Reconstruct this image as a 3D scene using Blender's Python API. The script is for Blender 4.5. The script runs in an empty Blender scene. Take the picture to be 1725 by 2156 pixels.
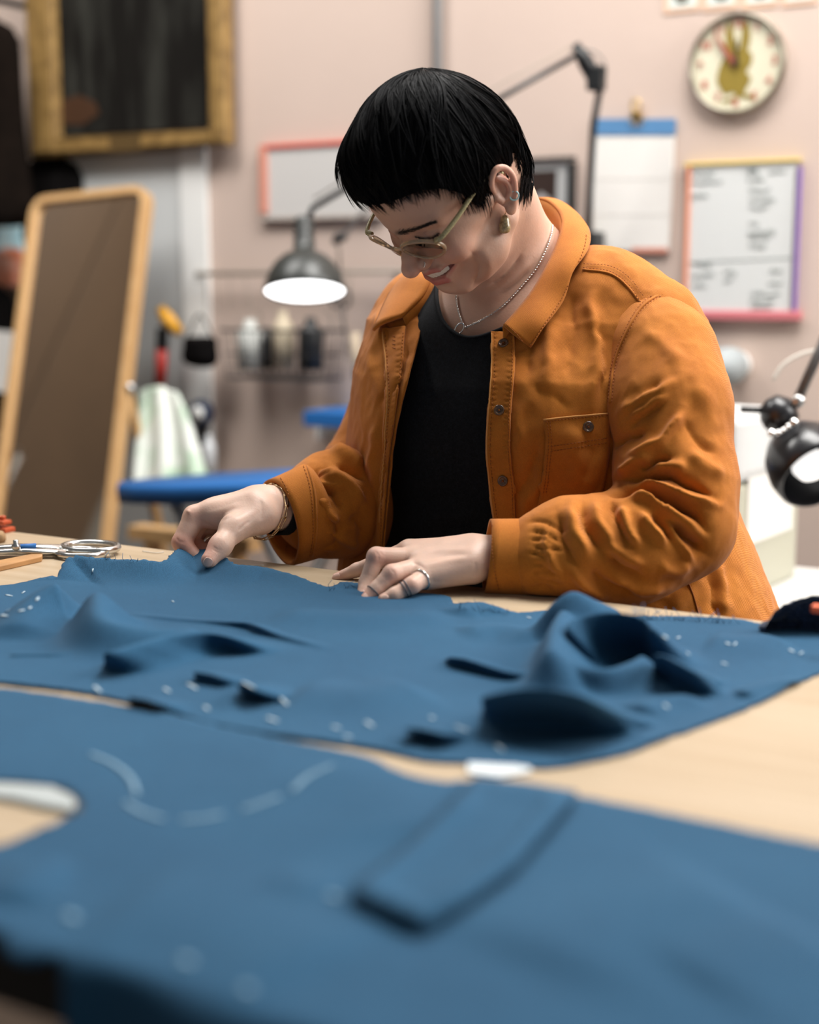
import bpy, math, random
import numpy as np
from mathutils import Vector, Matrix, noise as mnoise
from mathutils.bvhtree import BVHTree
from mathutils.geometry import delaunay_2d_cdt

# ------------------------------------------------------------------ camera
W_, H_ = 1725.0, 2156.0
FPX = 3000.0                               # focal length in pixels of the 1725 px wide frame
PITCH = math.atan(478.0 / FPX)
CAM_Z = 1.22
scene = bpy.context.scene
COL = scene.collection
cam_data = bpy.data.cameras.new('camera')
cam = bpy.data.objects.new('camera', cam_data)
COL.objects.link(cam)
cam_data.sensor_fit = 'HORIZONTAL'
cam_data.sensor_width = 36.0
cam_data.lens = 36.0 * FPX / W_
cam_data.clip_start = 0.05
cam_data.dof.use_dof = True
cam_data.dof.focus_distance = 1.50
cam_data.dof.aperture_fstop = 2.9
cam.location = (0, 0, CAM_Z)
cam.rotation_euler = (math.pi / 2 - PITCH, 0, 0)
scene.camera = cam

# ------------------------------------------------------------------ light
world = bpy.data.worlds.new('world')
scene.world = world
world.use_nodes = True
bg = world.node_tree.nodes['Background']
bg.inputs[0].default_value = (0.93, 0.97, 1.0, 1)
bg.inputs[1].default_value = 0.13

def area_light(name, loc, target, sx, sy, power, color):
    d = bpy.data.lights.new(name, 'AREA')
    d.shape = 'RECTANGLE'; d.size = sx; d.size_y = sy; d.energy = power; d.color = color
    o = bpy.data.objects.new(name, d); COL.objects.link(o)
    o.location = loc
    o.rotation_euler = (Vector(target) - Vector(loc)).to_track_quat('-Z', 'Y').to_euler()
    return o
area_light('window_daylight', (2.5, 1.25, 2.3), (0.1, 1.5, 0.95), 1.5, 1.3, 48, (1.0, 0.985, 0.96))
area_light('ceiling_daylight', (0.65, 1.95, 3.1), (0.15, 1.6, 0.9), 1.6, 1.0, 84, (1.0, 0.975, 0.94))
area_light('rear_wall_fill', (-1.15, 2.55, 3.1), (-1.5, 3.7, 0.9), 1.2, 0.6, 38, (1.0, 0.975, 0.94))  # added fill that brightens the back wall at the left, unseen source
area_light('bench_window_daylight', (2.3, 1.9, 2.3), (1.1, 2.6, 0.9), 0.9, 0.9, 17, (1.0, 0.98, 0.95))

vs = scene.view_settings
vs.view_transform = 'Standard'
vs.look = 'None'
vs.gamma = 1.0
vs.exposure = 0.35
vs.use_curve_mapping = False

# ------------------------------------------------------------------ projection helpers (metres <-> reference frame)
CF = np.array([0, math.cos(PITCH), -math.sin(PITCH)])
CU = np.array([0, math.sin(PITCH), math.cos(PITCH)])
CR = np.array([1.0, 0, 0])
C0 = np.array([0, 0, CAM_Z])
def ray(px, py):
    return CF + CR * ((px - W_ / 2) / FPX) + CU * ((H_ / 2 - py) / FPX)
def P(px, py, Y):
    r = ray(px, py)
    return C0 + r * (Y / r[1])
def PZ(px, py, z):
    r = ray(px, py)
    return C0 + r * ((z - CAM_Z) / r[2])
def proj(V):
    V = np.asarray(V, float) - C0
    d = V @ CF
    return np.stack([W_ / 2 + FPX * (V @ CR) / d, H_ / 2 - FPX * (V @ CU) / d], -1)

TZ = 0.92                                   # table top height
EDGE_A = PZ(0, 1115, TZ)
EDGE_B = PZ(1560, 1300, TZ)
EX = (EDGE_B - EDGE_A); EX = EX / np.linalg.norm(EX)      # along the table / the wall
NX = np.array([EX[1], -EX[0], 0.0])
if NX[1] > 0: NX = -NX                      # from the wall towards the room
ZX = np.array([0, 0, 1.0])
ROT_E = math.atan2(EX[1], EX[0])
def st(p):                                  # table coordinates
    d = np.asarray(p, float) - EDGE_A
    return d @ EX, d @ NX
def tab(s, t, z=0.0):
    return EDGE_A + EX * s + NX * t + ZX * z

# ------------------------------------------------------------------ materials
def new_mat(name):
    m = bpy.data.materials.new(name); m.use_nodes = True
    nt = m.node_tree
    return m, nt, nt.nodes['Principled BSDF']
def N(nt, kind, **kw):
    n = nt.nodes.new(kind)
    for k, v in kw.items():
        if k.startswith('i_'):
            key = k[2:]
            key = int(key) if key.isdigit() else key.replace('_', ' ')
            n.inputs[key].default_value = v
        else: setattr(n, k, v)
    return n
MATS = {}
def mat(name, col, rough=0.6, var=0.0, vscale=8.0, bump=0.0, bscale=60.0, metal=0.0, spec=0.5, stretch=(1, 1, 1), sheen=0.0, col2=None, detail=4.0, coat=0.0, trans=0.0, ior=1.45, emit=0.0, alpha=1.0):
    if name in MATS: return MATS[name]
    m, nt, b = new_mat(name)
    L = nt.links
    b.inputs['Base Color'].default_value = (*col, 1)
    b.inputs['Roughness'].default_value = rough
    b.inputs['Metallic'].default_value = metal
    b.inputs['Specular IOR Level'].default_value = spec
    b.inputs['IOR'].default_value = ior
    b.inputs['Sheen Weight'].default_value = sheen
    b.inputs['Coat Weight'].default_value = coat
    b.inputs['Transmission Weight'].default_value = trans
    if emit:
        b.inputs['Emission Color'].default_value = (*col, 1)
        b.inputs['Emission Strength'].default_value = emit
    if var or bump:
        tc = N(nt, 'ShaderNodeTexCoord'); mp = N(nt, 'ShaderNodeMapping')
        mp.inputs['Scale'].default_value = stretch
        L.new(tc.outputs['Object'], mp.inputs['Vector'])
    if var:
        nz = N(nt, 'ShaderNodeTexNoise', i_Scale=vscale, i_Detail=detail, i_Roughness=0.6)
        L.new(mp.outputs[0], nz.inputs['Vector'])
        rp = N(nt, 'ShaderNodeMapRange', i_1=0.3, i_2=0.7)
        L.new(nz.outputs['Fac'], rp.inputs[0])
        mx = N(nt, 'ShaderNodeMix', data_type='RGBA')
        c2 = col2 if col2 else tuple(max(0, c * (1 - var)) for c in col)
        mx.inputs[6].default_value = (*col, 1); mx.inputs[7].default_value = (*c2, 1)
        L.new(rp.outputs[0], mx.inputs[0]); L.new(mx.outputs[2], b.inputs['Base Color'])
    if bump:
        nb = N(nt, 'ShaderNodeTexNoise', i_Scale=bscale, i_Detail=3.0)
        L.new(mp.outputs[0], nb.inputs['Vector'])
        bp = N(nt, 'ShaderNodeBump', i_Strength=bump, i_Distance=0.002)
        L.new(nb.outputs['Fac'], bp.inputs['Height']); L.new(bp.outputs[0], b.inputs['Normal'])
    MATS[name] = m
    return m

def weave_mat(name, col, col2, scale, rough=0.85, bump=0.5, var_scale=9.0, sheen=0.25, speck=None, twill=True, dist=0.0008, angle=0.7, wash=0.35):
    """woven cloth: diagonal twill relief, washed-out colour variation"""
    m, nt, b = new_mat(name); L = nt.links
    b.inputs['Roughness'].default_value = rough
    b.inputs['Sheen Weight'].default_value = sheen
    b.inputs['Sheen Roughness'].default_value = 0.5
    b.inputs['Specular IOR Level'].default_value = 0.2
    tc = N(nt, 'ShaderNodeTexCoord')
    nz = N(nt, 'ShaderNodeTexNoise', i_Scale=var_scale, i_Detail=6.0, i_Roughness=0.62)
    L.new(tc.outputs['Object'], nz.inputs['Vector'])
    rp = N(nt, 'ShaderNodeMapRange', i_1=0.32, i_2=0.68); L.new(nz.outputs['Fac'], rp.inputs[0])
    mx = N(nt, 'ShaderNodeMix', data_type='RGBA'); L.new(rp.outputs[0], mx.inputs[0])
    mx.inputs[6].default_value = (*col, 1); mx.inputs[7].default_value = (*col2, 1)
    fine = N(nt, 'ShaderNodeTexNoise', i_Scale=scale * 0.35, i_Detail=2.0); L.new(tc.outputs['Object'], fine.inputs['Vector'])
    fr = N(nt, 'ShaderNodeMapRange', i_1=0.3, i_2=0.7, i_3=1.0 - wash, i_4=1.0 + wash); L.new(fine.outputs['Fac'], fr.inputs[0])
    mul = N(nt, 'ShaderNodeVectorMath', operation='SCALE')
    L.new(mx.outputs[2], mul.inputs[0]); L.new(fr.outputs[0], mul.inputs[3])
    L.new(mul.outputs[0], b.inputs['Base Color'])
    mp = N(nt, 'ShaderNodeMapping'); mp.inputs['Rotation'].default_value = (0.4, angle, 0.6)
    L.new(tc.outputs['Object'], mp.inputs['Vector'])
    wv = N(nt, 'ShaderNodeTexWave', i_Scale=scale * 0.16, i_Distortion=1.2, i_Detail=1.0); L.new(mp.outputs[0], wv.inputs['Vector'])
    add = N(nt, 'ShaderNodeMath', operation='ADD'); L.new(wv.outputs['Fac'], add.inputs[0]); L.new(fine.outputs['Fac'], add.inputs[1])
    bp = N(nt, 'ShaderNodeBump', i_Strength=bump, i_Distance=dist)
    L.new(add.outputs[0], bp.inputs['Height']); L.new(bp.outputs[0], b.inputs['Normal'])
    MATS[name] = m
    return m

# ------------------------------------------------------------------ objects
def link(o, parent=None):
    COL.objects.link(o)
    if parent is not None: o.parent = parent
    return o
def tag(o, label=None, cat=None, group=None, kind=None):
    if label: o['label'] = label
    if cat: o['category'] = cat
    if group: o['group'] = group
    if kind: o['kind'] = kind
    return o
def empty(name, loc=(0, 0, 0), rz=0.0, label=None, cat=None, group=None):
    o = bpy.data.objects.new(name, None); o.empty_display_size = 0.05
    o.location = loc; o.rotation_euler = (0, 0, rz); COL.objects.link(o)
    return tag(o, label, cat, group)
def mesh_obj(name, V, Fc, m=None, parent=None, smooth=True, solid=0.0, offset=-1.0, sub=0, bevel=0.0, world_space=False):
    me = bpy.data.meshes.new(name)
    V = np.asarray(V, float)
    if isinstance(Fc, np.ndarray): Fc = Fc.tolist()
    me.from_pydata(V.tolist(), [], Fc)
    if smooth: me.polygons.foreach_set('use_smooth', [True] * len(me.polygons))
    me.update()
    if m is not None: me.materials.append(m)
    o = bpy.data.objects.new(name, me)
    COL.objects.link(o)
    if parent is not None:
        o.parent = parent
        if world_space: o.matrix_parent_inverse = parent_matrix(parent).inverted()
    if bevel:
        md = o.modifiers.new('bevel', 'BEVEL'); md.width = bevel; md.segments = 2; md.limit_method = 'ANGLE'
    if solid:
        md = o.modifiers.new('solidify', 'SOLIDIFY'); md.thickness = solid; md.offset = offset
    if sub:
        md = o.modifiers.new('subsurf', 'SUBSURF'); md.levels = sub; md.render_levels = sub
    return o
def parent_matrix(o):
    m = Matrix.LocRotScale(o.location, o.rotation_euler, o.scale)
    if o.parent is not None: return parent_matrix(o.parent) @ o.matrix_parent_inverse @ m
    return m

class MB:
    """collects simple shapes into one mesh"""
    def __init__(s): s.v = []; s.f = []
    def raw(s, V, Fc):
        n = len(s.v); s.v.extend([tuple(map(float, q)) for q in V]); s.f.extend([tuple(int(i) + n for i in q) for q in Fc]); return s
    def box(s, c, d, rot=None):
        c = np.asarray(c, float); d = np.asarray(d, float) / 2
        V = np.array([[x, y, z] for z in (-1, 1) for y in (-1, 1) for x in (-1, 1)], float) * d
        if rot is not None: V = V @ np.asarray(rot).T
        return s.raw(V + c, [(0, 2, 3, 1), (4, 5, 7, 6), (0, 1, 5, 4), (2, 6, 7, 3), (0, 4, 6, 2), (1, 3, 7, 5)])
    def tube(s, pts, r, n=10, cap=True, closed=False, flat=None):
        V, Fc = tube_mesh(pts, r, n, cap, closed, flat); return s.raw(V, Fc)
    def lathe(s, prof, n=24, origin=(0, 0, 0), axis=(0, 0, 1), caps=True):
        V, Fc = lathe_mesh(prof, n, origin, axis, caps); return s.raw(V, Fc)
    def prism(s, poly, h0, h1, frame=None):
        """polygon (u,v) extruded along w"""
        n = len(poly); V = [(u, v, h0) for u, v in poly] + [(u, v, h1) for u, v in poly]
        Fc = [tuple(range(n - 1, -1, -1)), tuple(range(n, 2 * n))] + [(i, (i + 1) % n, n + (i + 1) % n, n + i) for i in range(n)]
        V = np.array(V, float)
        if frame is not None:
            o, a, b, c = [np.asarray(q, float) for q in frame]
            V = o + V[:, :1] * a + V[:, 1:2] * b + V[:, 2:3] * c
        return s.raw(V, Fc)
    def build(s, name, m=None, parent=None, **kw):
        return mesh_obj(name, s.v, s.f, m, parent, **kw)

def frames(pts, closed=False):
    pts = np.asarray(pts, float); n = len(pts)
    T = np.zeros_like(pts)
    for i in range(n):
        a = pts[(i - 1) % n] if (closed or i > 0) else pts[i]
        b = pts[(i + 1) % n] if (closed or i < n - 1) else pts[i]
        d = b - a; T[i] = d / (np.linalg.norm(d) + 1e-12)
    ref = np.array([0, 0, 1.0]) if abs(T[0][2]) < 0.9 else np.array([1.0, 0, 0])
    U = np.zeros_like(pts)
    u = np.cross(T[0], ref); u /= np.linalg.norm(u)
    for i in range(n):
        u = u - T[i] * (u @ T[i]); u /= (np.linalg.norm(u) + 1e-12); U[i] = u
    return T, U, np.cross(T, U)
def tube_mesh(pts, r, n=10, cap=True, closed=False, flat=None):
    pts = np.asarray(pts, float); m = len(pts)
    r = np.full(m, r) if np.isscalar(r) else np.asarray(r, float)
    T, U, B = frames(pts, closed)
    V = []
    for i in range(m):
        for k in range(n):
            a = 2 * math.pi * k / n
            V.append(pts[i] + r[i] * (math.cos(a) * U[i] + (flat if flat else 1.0) * math.sin(a) * B[i]))
    Fc = []
    for i in range(m if closed else m - 1):
        j = (i + 1) % m
        for k in range(n):
            Fc.append((i * n + k, i * n + (k + 1) % n, j * n + (k + 1) % n, j * n + k))
    if cap and not closed:
        Fc.append(tuple(range(n - 1, -1, -1))); Fc.append(tuple((m - 1) * n + k for k in range(n)))
    return np.array(V), Fc
def lathe_mesh(prof, n=24, origin=(0, 0, 0), axis=(0, 0, 1), caps=True):
    ax = np.asarray(axis, float); ax /= np.linalg.norm(ax)
    ref = np.array([1.0, 0, 0]) if abs(ax[0]) < 0.9 else np.array([0, 1.0, 0])
    u = np.cross(ax, ref); u /= np.linalg.norm(u); w = np.cross(ax, u)
    V = []; Fc = []
    for r, h in prof:
        for k in range(n):
            a = 2 * math.pi * k / n
            V.append(np.asarray(origin, float) + ax * h + r * (math.cos(a) * u + math.sin(a) * w))
    for i in range(len(prof) - 1):
        for k in range(n):
            Fc.append((i * n + k, i * n + (k + 1) % n, (i + 1) * n + (k + 1) % n, (i + 1) * n + k))
    if caps:
        if prof[0][0] > 1e-6: Fc.append(tuple(range(n - 1, -1, -1)))
        if prof[-1][0] > 1e-6: Fc.append(tuple((len(prof) - 1) * n + k for k in range(n)))
    return np.array(V), Fc
def catmull(pts, per=8, closed=False):
    pts = np.asarray(pts, float); n = len(pts); out = []
    rng = range(n) if closed else range(n - 1)
    for i in rng:
        p0 = pts[(i - 1) % n] if (closed or i > 0) else 2 * pts[0] - pts[1]
        p1 = pts[i]; p2 = pts[(i + 1) % n]
        p3 = pts[(i + 2) % n] if (closed or i + 2 < n) else 2 * pts[-1] - pts[-2]
        for k in range(per):
            t = k / per
            out.append(0.5 * ((2 * p1) + (-p0 + p2) * t + (2 * p0 - 5 * p1 + 4 * p2 - p3) * t * t + (-p0 + 3 * p1 - 3 * p2 + p3) * t ** 3))
    if not closed: out.append(pts[-1])
    return np.array(out)
def resample(pts, step):
    pts = np.asarray(pts, float)
    L = np.concatenate([[0], np.cumsum(np.linalg.norm(np.diff(pts, axis=0), axis=1))])
    n = max(2, int(round(L[-1] / step)) + 1)
    q = np.linspace(0, L[-1], n)
    return np.stack([np.interp(q, L, pts[:, k]) for k in range(pts.shape[1])], 1)

# ------------------------------------------------------------------ implicit surfaces (bodies, hands, sleeves)
class Sdf:
    def __init__(s): s.ops = []
    def cone(s, a, ra, b, rb, k=0.01, sub=False, flat=None):
        a = np.asarray(a, float); b = np.asarray(b, float)
        fl = None
        if flat is not None: fl = (np.asarray(flat[0], float) / np.linalg.norm(flat[0]), flat[1])
        c = (a + b) / 2; R = np.linalg.norm(b - a) / 2 + max(ra, rb)
        s.ops.append((0, sub, k, c, R, (a, b, ra, rb, fl))); return s
    def chain(s, pts, rs, k=0.004, sub=False, flat=None):
        for i in range(len(pts) - 1): s.cone(pts[i], rs[i], pts[i + 1], rs[i + 1], k, sub, flat)
        return s
    def ell(s, c, r, R=None, k=0.01, sub=False):
        c = np.asarray(c, float); r = np.asarray(r, float)
        s.ops.append((1, sub, k, c, float(max(r)), (c, r, np.eye(3) if R is None else np.asarray(R, float)))); return s
    def fn(s, f, c, R, k=0.01, sub=False):
        s.ops.append((2, sub, k, np.asarray(c, float), R, f)); return s
    def cull(s, c, R):
        return [o for o in s.ops if np.linalg.norm(o[3] - c) < o[4] + R + 2.5 * o[2] + 0.012]
def sd_eval(ops, X):
    d = np.full(len(X), 1.0)
    for kind, sub, k, c, R, a in ops:
        if kind == 0:
            A, B, ra, rb, fl = a
            pa = X - A; ba = B - A
            t = np.clip(pa @ ba / (ba @ ba + 1e-12), 0, 1)
            q = pa - t[:, None] * ba
            if fl is not None: q = q + (q @ fl[0])[:, None] * ((fl[1] - 1) * fl[0])
            e = np.sqrt((q * q).sum(1)) - (ra + (rb - ra) * t)
        elif kind == 1:
            C, r, Rm = a
            q = (X - C) @ Rm
            k0 = np.sqrt(((q / r) ** 2).sum(1)); k1 = np.sqrt(((q / (r * r)) ** 2).sum(1))
            e = np.where(k0 < 1e-6, -min(r), k0 * (k0 - 1) / np.maximum(k1, 1e-9))
        else:
            e = a(X)
        if sub:
            h = np.maximum(k - np.abs(d + e), 0) / k if k > 0 else 0
            d = np.maximum(d, -e) + h * h * k * 0.25
        else:
            h = np.maximum(k - np.abs(d - e), 0) / k if k > 0 else 0
            d = np.minimum(d, e) - h * h * k * 0.25
    return d
def surface(sdf, lo, hi, vox, B=20, iso=0.0, newton=2):
    lo = np.asarray(lo, float); hi = np.asarray(hi, float)
    nb = np.ceil((hi - lo) / (vox * B)).astype(int)
    dims = nb * B + 2
    g = np.arange(B + 1)
    G = np.stack(np.meshgrid(g, g, g, indexing='ij'), -1).reshape(-1, 3)
    half = vox * B / 2; rad = half * 1.75
    ids = []; pts = []; quads = []
    def gid(c): return ((c[:, 0] + 1) * (dims[1] + 1) + c[:, 1] + 1) * (dims[2] + 1) + c[:, 2] + 1
    for bx in range(nb[0]):
        for by in range(nb[1]):
            for bz in range(nb[2]):
                o = np.array([bx, by, bz]) * B
                cc = lo + (o + B / 2) * vox
                ops = sdf.cull(cc, rad)
                if not ops or all(q[1] for q in ops): continue
                dc = sd_eval(ops, cc[None])[0] - iso
                if abs(dc) > rad * 2.2: continue
                X = lo + (G + o) * vox
                D = (sd_eval(ops, X) - iso).reshape(B + 1, B + 1, B + 1)
                ins = D < 0
                if ins.all() or not ins.any(): continue
                n = np.zeros((B, B, B), int); S = np.zeros((B, B, B, 3)); cnt = np.zeros((B, B, B))
                cor = [(i, j, k) for i in (0, 1) for j in (0, 1) for k in (0, 1)]
                for i, j, k in cor: n += ins[i:B + i, j:B + j, k:B + k]
                act = (n > 0) & (n < 8)
                for a, b in [(p, q) for p in cor for q in cor if p < q and sum(abs(x - y) for x, y in zip(p, q)) == 1]:
                    da = D[a[0]:B + a[0], a[1]:B + a[1], a[2]:B + a[2]]; db = D[b[0]:B + b[0], b[1]:B + b[1], b[2]:B + b[2]]
                    cr = act & ((da < 0) != (db < 0))
                    t = np.where(cr, da / np.where(cr, da - db, 1), 0)
                    for ax in range(3): S[..., ax] += np.where(cr, a[ax] + t * (b[ax] - a[ax]), 0)
                    cnt += cr
                idx = np.argwhere(act)
                p = lo + (o + idx + S[act] / cnt[act][:, None]) * vox
                for _ in range(newton):
                    e = vox * 0.2
                    d0 = sd_eval(ops, p) - iso
                    gr = np.stack([sd_eval(ops, p + e * np.eye(3)[q]) - iso - d0 for q in range(3)], 1) / e
                    p = p - np.clip(d0 / np.maximum((gr * gr).sum(1), 0.05), -vox, vox)[:, None] * gr * 0.8
                ids.append(gid(idx + o)); pts.append(p)
                for ax in range(3):
                    sl = [slice(0, B)] * 3; s2 = [slice(0, B)] * 3; s2[ax] = slice(1, B + 1)
                    a_ = ins[tuple(sl)]; b_ = ins[tuple(s2)]
                    e = np.argwhere(a_ != b_)
                    if len(e) == 0: continue
                    fl = a_[tuple(e.T)]
                    u, v = (ax + 1) % 3, (ax + 2) % 3
                    c0 = e + o; du = np.eye(3, dtype=int)[u]; dv = np.eye(3, dtype=int)[v]
                    q = np.stack([gid(c0 - du - dv), gid(c0 - dv), gid(c0), gid(c0 - du)], 1)
                    q[~fl] = q[~fl][:, ::-1]
                    quads.append(q)
    ids = np.concatenate(ids); pts = np.concatenate(pts); quads = np.concatenate(quads)
    od = np.argsort(ids); ids = ids[od]; pts = pts[od]
    w = np.searchsorted(ids, quads); w = np.minimum(w, len(ids) - 1)
    ok = (ids[w] == quads).all(1)
    return pts, w[ok]
def tri(Fq):
    Fq = np.asarray(Fq)
    return np.concatenate([Fq[:, [0, 1, 2]], Fq[:, [0, 2, 3]]]) if Fq.shape[1] == 4 else Fq
def vnormals(V, Fq):
    T = tri(Fq); fn = np.cross(V[T[:, 1]] - V[T[:, 0]], V[T[:, 2]] - V[T[:, 0]])
    n = np.zeros_like(V)
    for k in range(3): np.add.at(n, T[:, k], fn)
    return n / (np.linalg.norm(n, axis=1)[:, None] + 1e-12)
def clip_mesh(V, Fq, c):
    """keep the side c > 0, splitting triangles on the border"""
    T = tri(Fq); s = c > 0
    k = s[T].sum(1)
    keep = T[k == 3].tolist(); V = V.tolist(); c = list(c); cache = {}
    def cut(i, j):
        key = (min(i, j), max(i, j))
        if key not in cache:
            t = c[i] / (c[i] - c[j]); cache[key] = len(V)
            V.append([V[i][q] + t * (V[j][q] - V[i][q]) for q in range(3)])
        return cache[key]
    for t, n in zip(T[(k == 1) | (k == 2)].tolist(), k[(k == 1) | (k == 2)].tolist()):
        if n == 1:
            while not c[t[0]] > 0: t = t[1:] + t[:1]
            keep.append([t[0], cut(t[0], t[1]), cut(t[0], t[2])])
        else:
            while c[t[0]] > 0: t = t[1:] + t[:1]
            a = cut(t[0], t[1]); b = cut(t[0], t[2])
            keep.append([a, t[1], t[2]]); keep.append([a, t[2], b])
    V = np.array(V); Fq = np.array(keep)
    used = np.unique(Fq); mp = np.full(len(V), -1); mp[used] = np.arange(len(used))
    return V[used], mp[Fq]
def poly_sd(Q, poly):
    """signed distance to a closed polygon, positive inside"""
    Q = np.asarray(Q, float); poly = np.asarray(poly, float); n = len(poly)
    d = np.full(len(Q), 1e9); ins = np.zeros(len(Q), bool)
    for i in range(n):
        a = poly[i]; b = poly[(i + 1) % n]
        ba = b - a; pa = Q - a
        t = np.clip(pa @ ba / (ba @ ba + 1e-12), 0, 1)
        d = np.minimum(d, np.linalg.norm(pa - t[:, None] * ba, axis=1))
        c = ((a[1] > Q[:, 1]) != (b[1] > Q[:, 1]))
        with np.errstate(divide='ignore', invalid='ignore'):
            ins ^= c & (Q[:, 0] < (b[0] - a[0]) * (Q[:, 1] - a[1]) / (b[1] - a[1] + 1e-30) + a[0])
    return np.where(ins, d, -d)
def line_d(Q, pl):
    """distance to an open polyline, position along it 0..1 and side"""
    pl = np.asarray(pl, float); best = np.full(len(Q), 1e9); pos = np.zeros(len(Q)); side = np.zeros(len(Q))
    L = np.concatenate([[0], np.cumsum(np.linalg.norm(np.diff(pl, axis=0), axis=1))])
    for i in range(len(pl) - 1):
        a = pl[i]; ba = pl[i + 1] - a; pa = Q - a
        t = np.clip(pa @ ba / (ba @ ba + 1e-12), 0, 1)
        q = pa - t[:, None] * ba; d = np.linalg.norm(q, axis=1)
        m = d < best
        best = np.where(m, d, best); pos = np.where(m, (L[i] + t * (L[i + 1] - L[i])) / L[-1], pos)
        side = np.where(m, np.sign(ba[0] * pa[:, 1] - ba[1] * pa[:, 0]), side)
    return best, pos, side
def folds(V, Fq, strokes, warp=0.0, gain=1.0):
    """push vertices that face the room along their normals: crease and ridge lines of the cloth"""
    nrm = vnormals(V, Fq)
    view = C0 - V; view /= np.linalg.norm(view, axis=1)[:, None]
    fac = np.clip(((nrm * view).sum(1) + 0.15) / 0.3, 0, 1)
    Q = proj(V); h = np.zeros(len(V))
    wx = np.sin(Q[:, 0] * .045 + 1.3 * np.sin(Q[:, 1] * .031)) + .5 * np.sin(Q[:, 1] * .11 + Q[:, 0] * .05)
    wy = np.sin(Q[:, 1] * .049 + 1.7 * np.sin(Q[:, 0] * .037)) + .5 * np.sin(Q[:, 0] * .12 - Q[:, 1] * .06)
    Q = Q + warp * np.stack([wx, wy], 1)
    for st_ in strokes:
        pl, w, a = st_[0], st_[1], st_[2]
        kind = st_[3] if len(st_) > 3 else 'g'
        pl = np.asarray(pl, float)
        m = (Q[:, 0] > pl[:, 0].min() - 3 * w) & (Q[:, 0] < pl[:, 0].max() + 3 * w) & (Q[:, 1] > pl[:, 1].min() - 3 * w) & (Q[:, 1] < pl[:, 1].max() + 3 * w)
        if not m.any(): continue
        if len(pl) > 2: pl = catmull(pl, 5)
        d, pos, side = line_d(Q[m], pl)
        tp = np.clip(np.minimum(pos, 1 - pos) * 4.0, 0, 1); tp = tp * tp * (3 - 2 * tp)
        if kind == 's':                     # a sharp step: ridge on the left of the stroke, valley on the right
            g = side * (d / w) * np.exp(-(d / w) ** 2) * 2.2
        elif a < 0: g = np.exp(-1.15 * (np.sqrt((d / w) ** 2 + .04) - .2))      # creases are sharp, ridges are round
        else: g = np.exp(-(d / w) ** 2)
        h[m] += gain * a * g * (0.15 + 0.85 * tp)
    return V + nrm * (h * fac)[:, None]
def bvh(V, Fq): return BVHTree.FromPolygons([tuple(q) for q in V], [tuple(q) for q in np.asarray(Fq).tolist()])
def hit(tree, px, py, lift=0.0):
    r = ray(px, py); r = r / np.linalg.norm(r)
    loc, n, i, d = tree.ray_cast(Vector(C0), Vector(r))
    if loc is None: return None, None
    n = np.array(n)
    if n @ r > 0: n = -n
    return np.array(loc) + n * lift, n
def hits(tree, poly, step=6.0, lift=0.0):
    out = []; nn = []
    for px, py in resample(poly, step):
        p, n = hit(tree, px, py, lift)
        if p is not None: out.append(p); nn.append(n)
    return np.array(out), np.array(nn)
# ------------------------------------------------------------------ setting
M_wall = mat('pink_plaster', (0.56, 0.440, 0.378), 0.85, var=0.06, vscale=2.0, bump=0.15, bscale=40)
M_floor = mat('dark_floor', (0.06, 0.038, 0.024), 0.6, var=0.4, vscale=3.0)
WALL_P = P(1560, 500, 3.0)                    # a point on the back wall
def wl_(s, h, z): return np.array([WALL_P[0], WALL_P[1], 0]) + EX * s + NX * h + ZX * z
def struct(name, mb, m, parent=None, **kw):
    o = mb.build(name, m, parent, smooth=False, **kw)
    if parent is None: tag(o, kind='structure')
    return o
def wbox(mb, s0, s1, h0, h1, z0, z1):
    return mb.box(wl_((s0 + s1) / 2, (h0 + h1) / 2, (z0 + z1) / 2), (abs(s1 - s0), abs(h1 - h0), abs(z1 - z0)), RTW)
RTW = np.stack([EX, NX, ZX], 1)
struct('wall_back', wbox(MB(), -4.2, 2.6, -0.12, 0, 0, 3.4), M_wall)
struct('floor', wbox(MB(), -4.2, 2.6, 0, 5.0, -0.06, 0), M_floor)
# cutting table
M_wood = mat('blond_wood', (0.45, 0.350, 0.240), 0.42, var=0.3, vscale=4.0, bump=0.05, bscale=120, stretch=(1.0, 16, 16), col2=(0.38, 0.280, 0.175))
TD = 0.80
tbl = empty('cutting_table', tab(0.5, TD / 2, -TZ).tolist(), ROT_E, 'wide blond wooden cutting table strewn with blue cloth', 'table')
mb = MB().box((0, 0, TZ - .018), (2.3, TD, .036)); mb.build('tabletop', M_wood, tbl, smooth=False, bevel=.004)
MB().box((0, -TD / 2 - .0015, TZ - .019), (2.3, .003, .034)).build('edge_shade_strip', mat('edge_shade', (.012, .008, .005), .6), tbl, smooth=False)  # dark strip standing in for the shade on the near edge face
for sx in (-1, 1):
    for sy in (-1, 1):
        MB().box((sx * 1.06, sy * (TD / 2 - .08), (TZ - .036) / 2), (.07, .07, TZ - .036)).build('leg', M_wood, tbl, smooth=False, bevel=.003)
    MB().box((sx * 1.06, 0, TZ - .09), (.03, TD - .23, .10)).build('apron', M_wood, tbl, smooth=False)
# ------------------------------------------------------------------ person
random.seed(4); rng = np.random.default_rng(4)
person = empty('person', tab(0.72, -0.2, -TZ).tolist(), 0.0,
    'person in an orange button-up overshirt and clear glasses, bending over blue cloth on the table', 'person')
def pobj(name, V, Fc, m, parent=person, **kw): return mesh_obj(name, V, Fc, m, parent, world_space=True, **kw)

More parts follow.
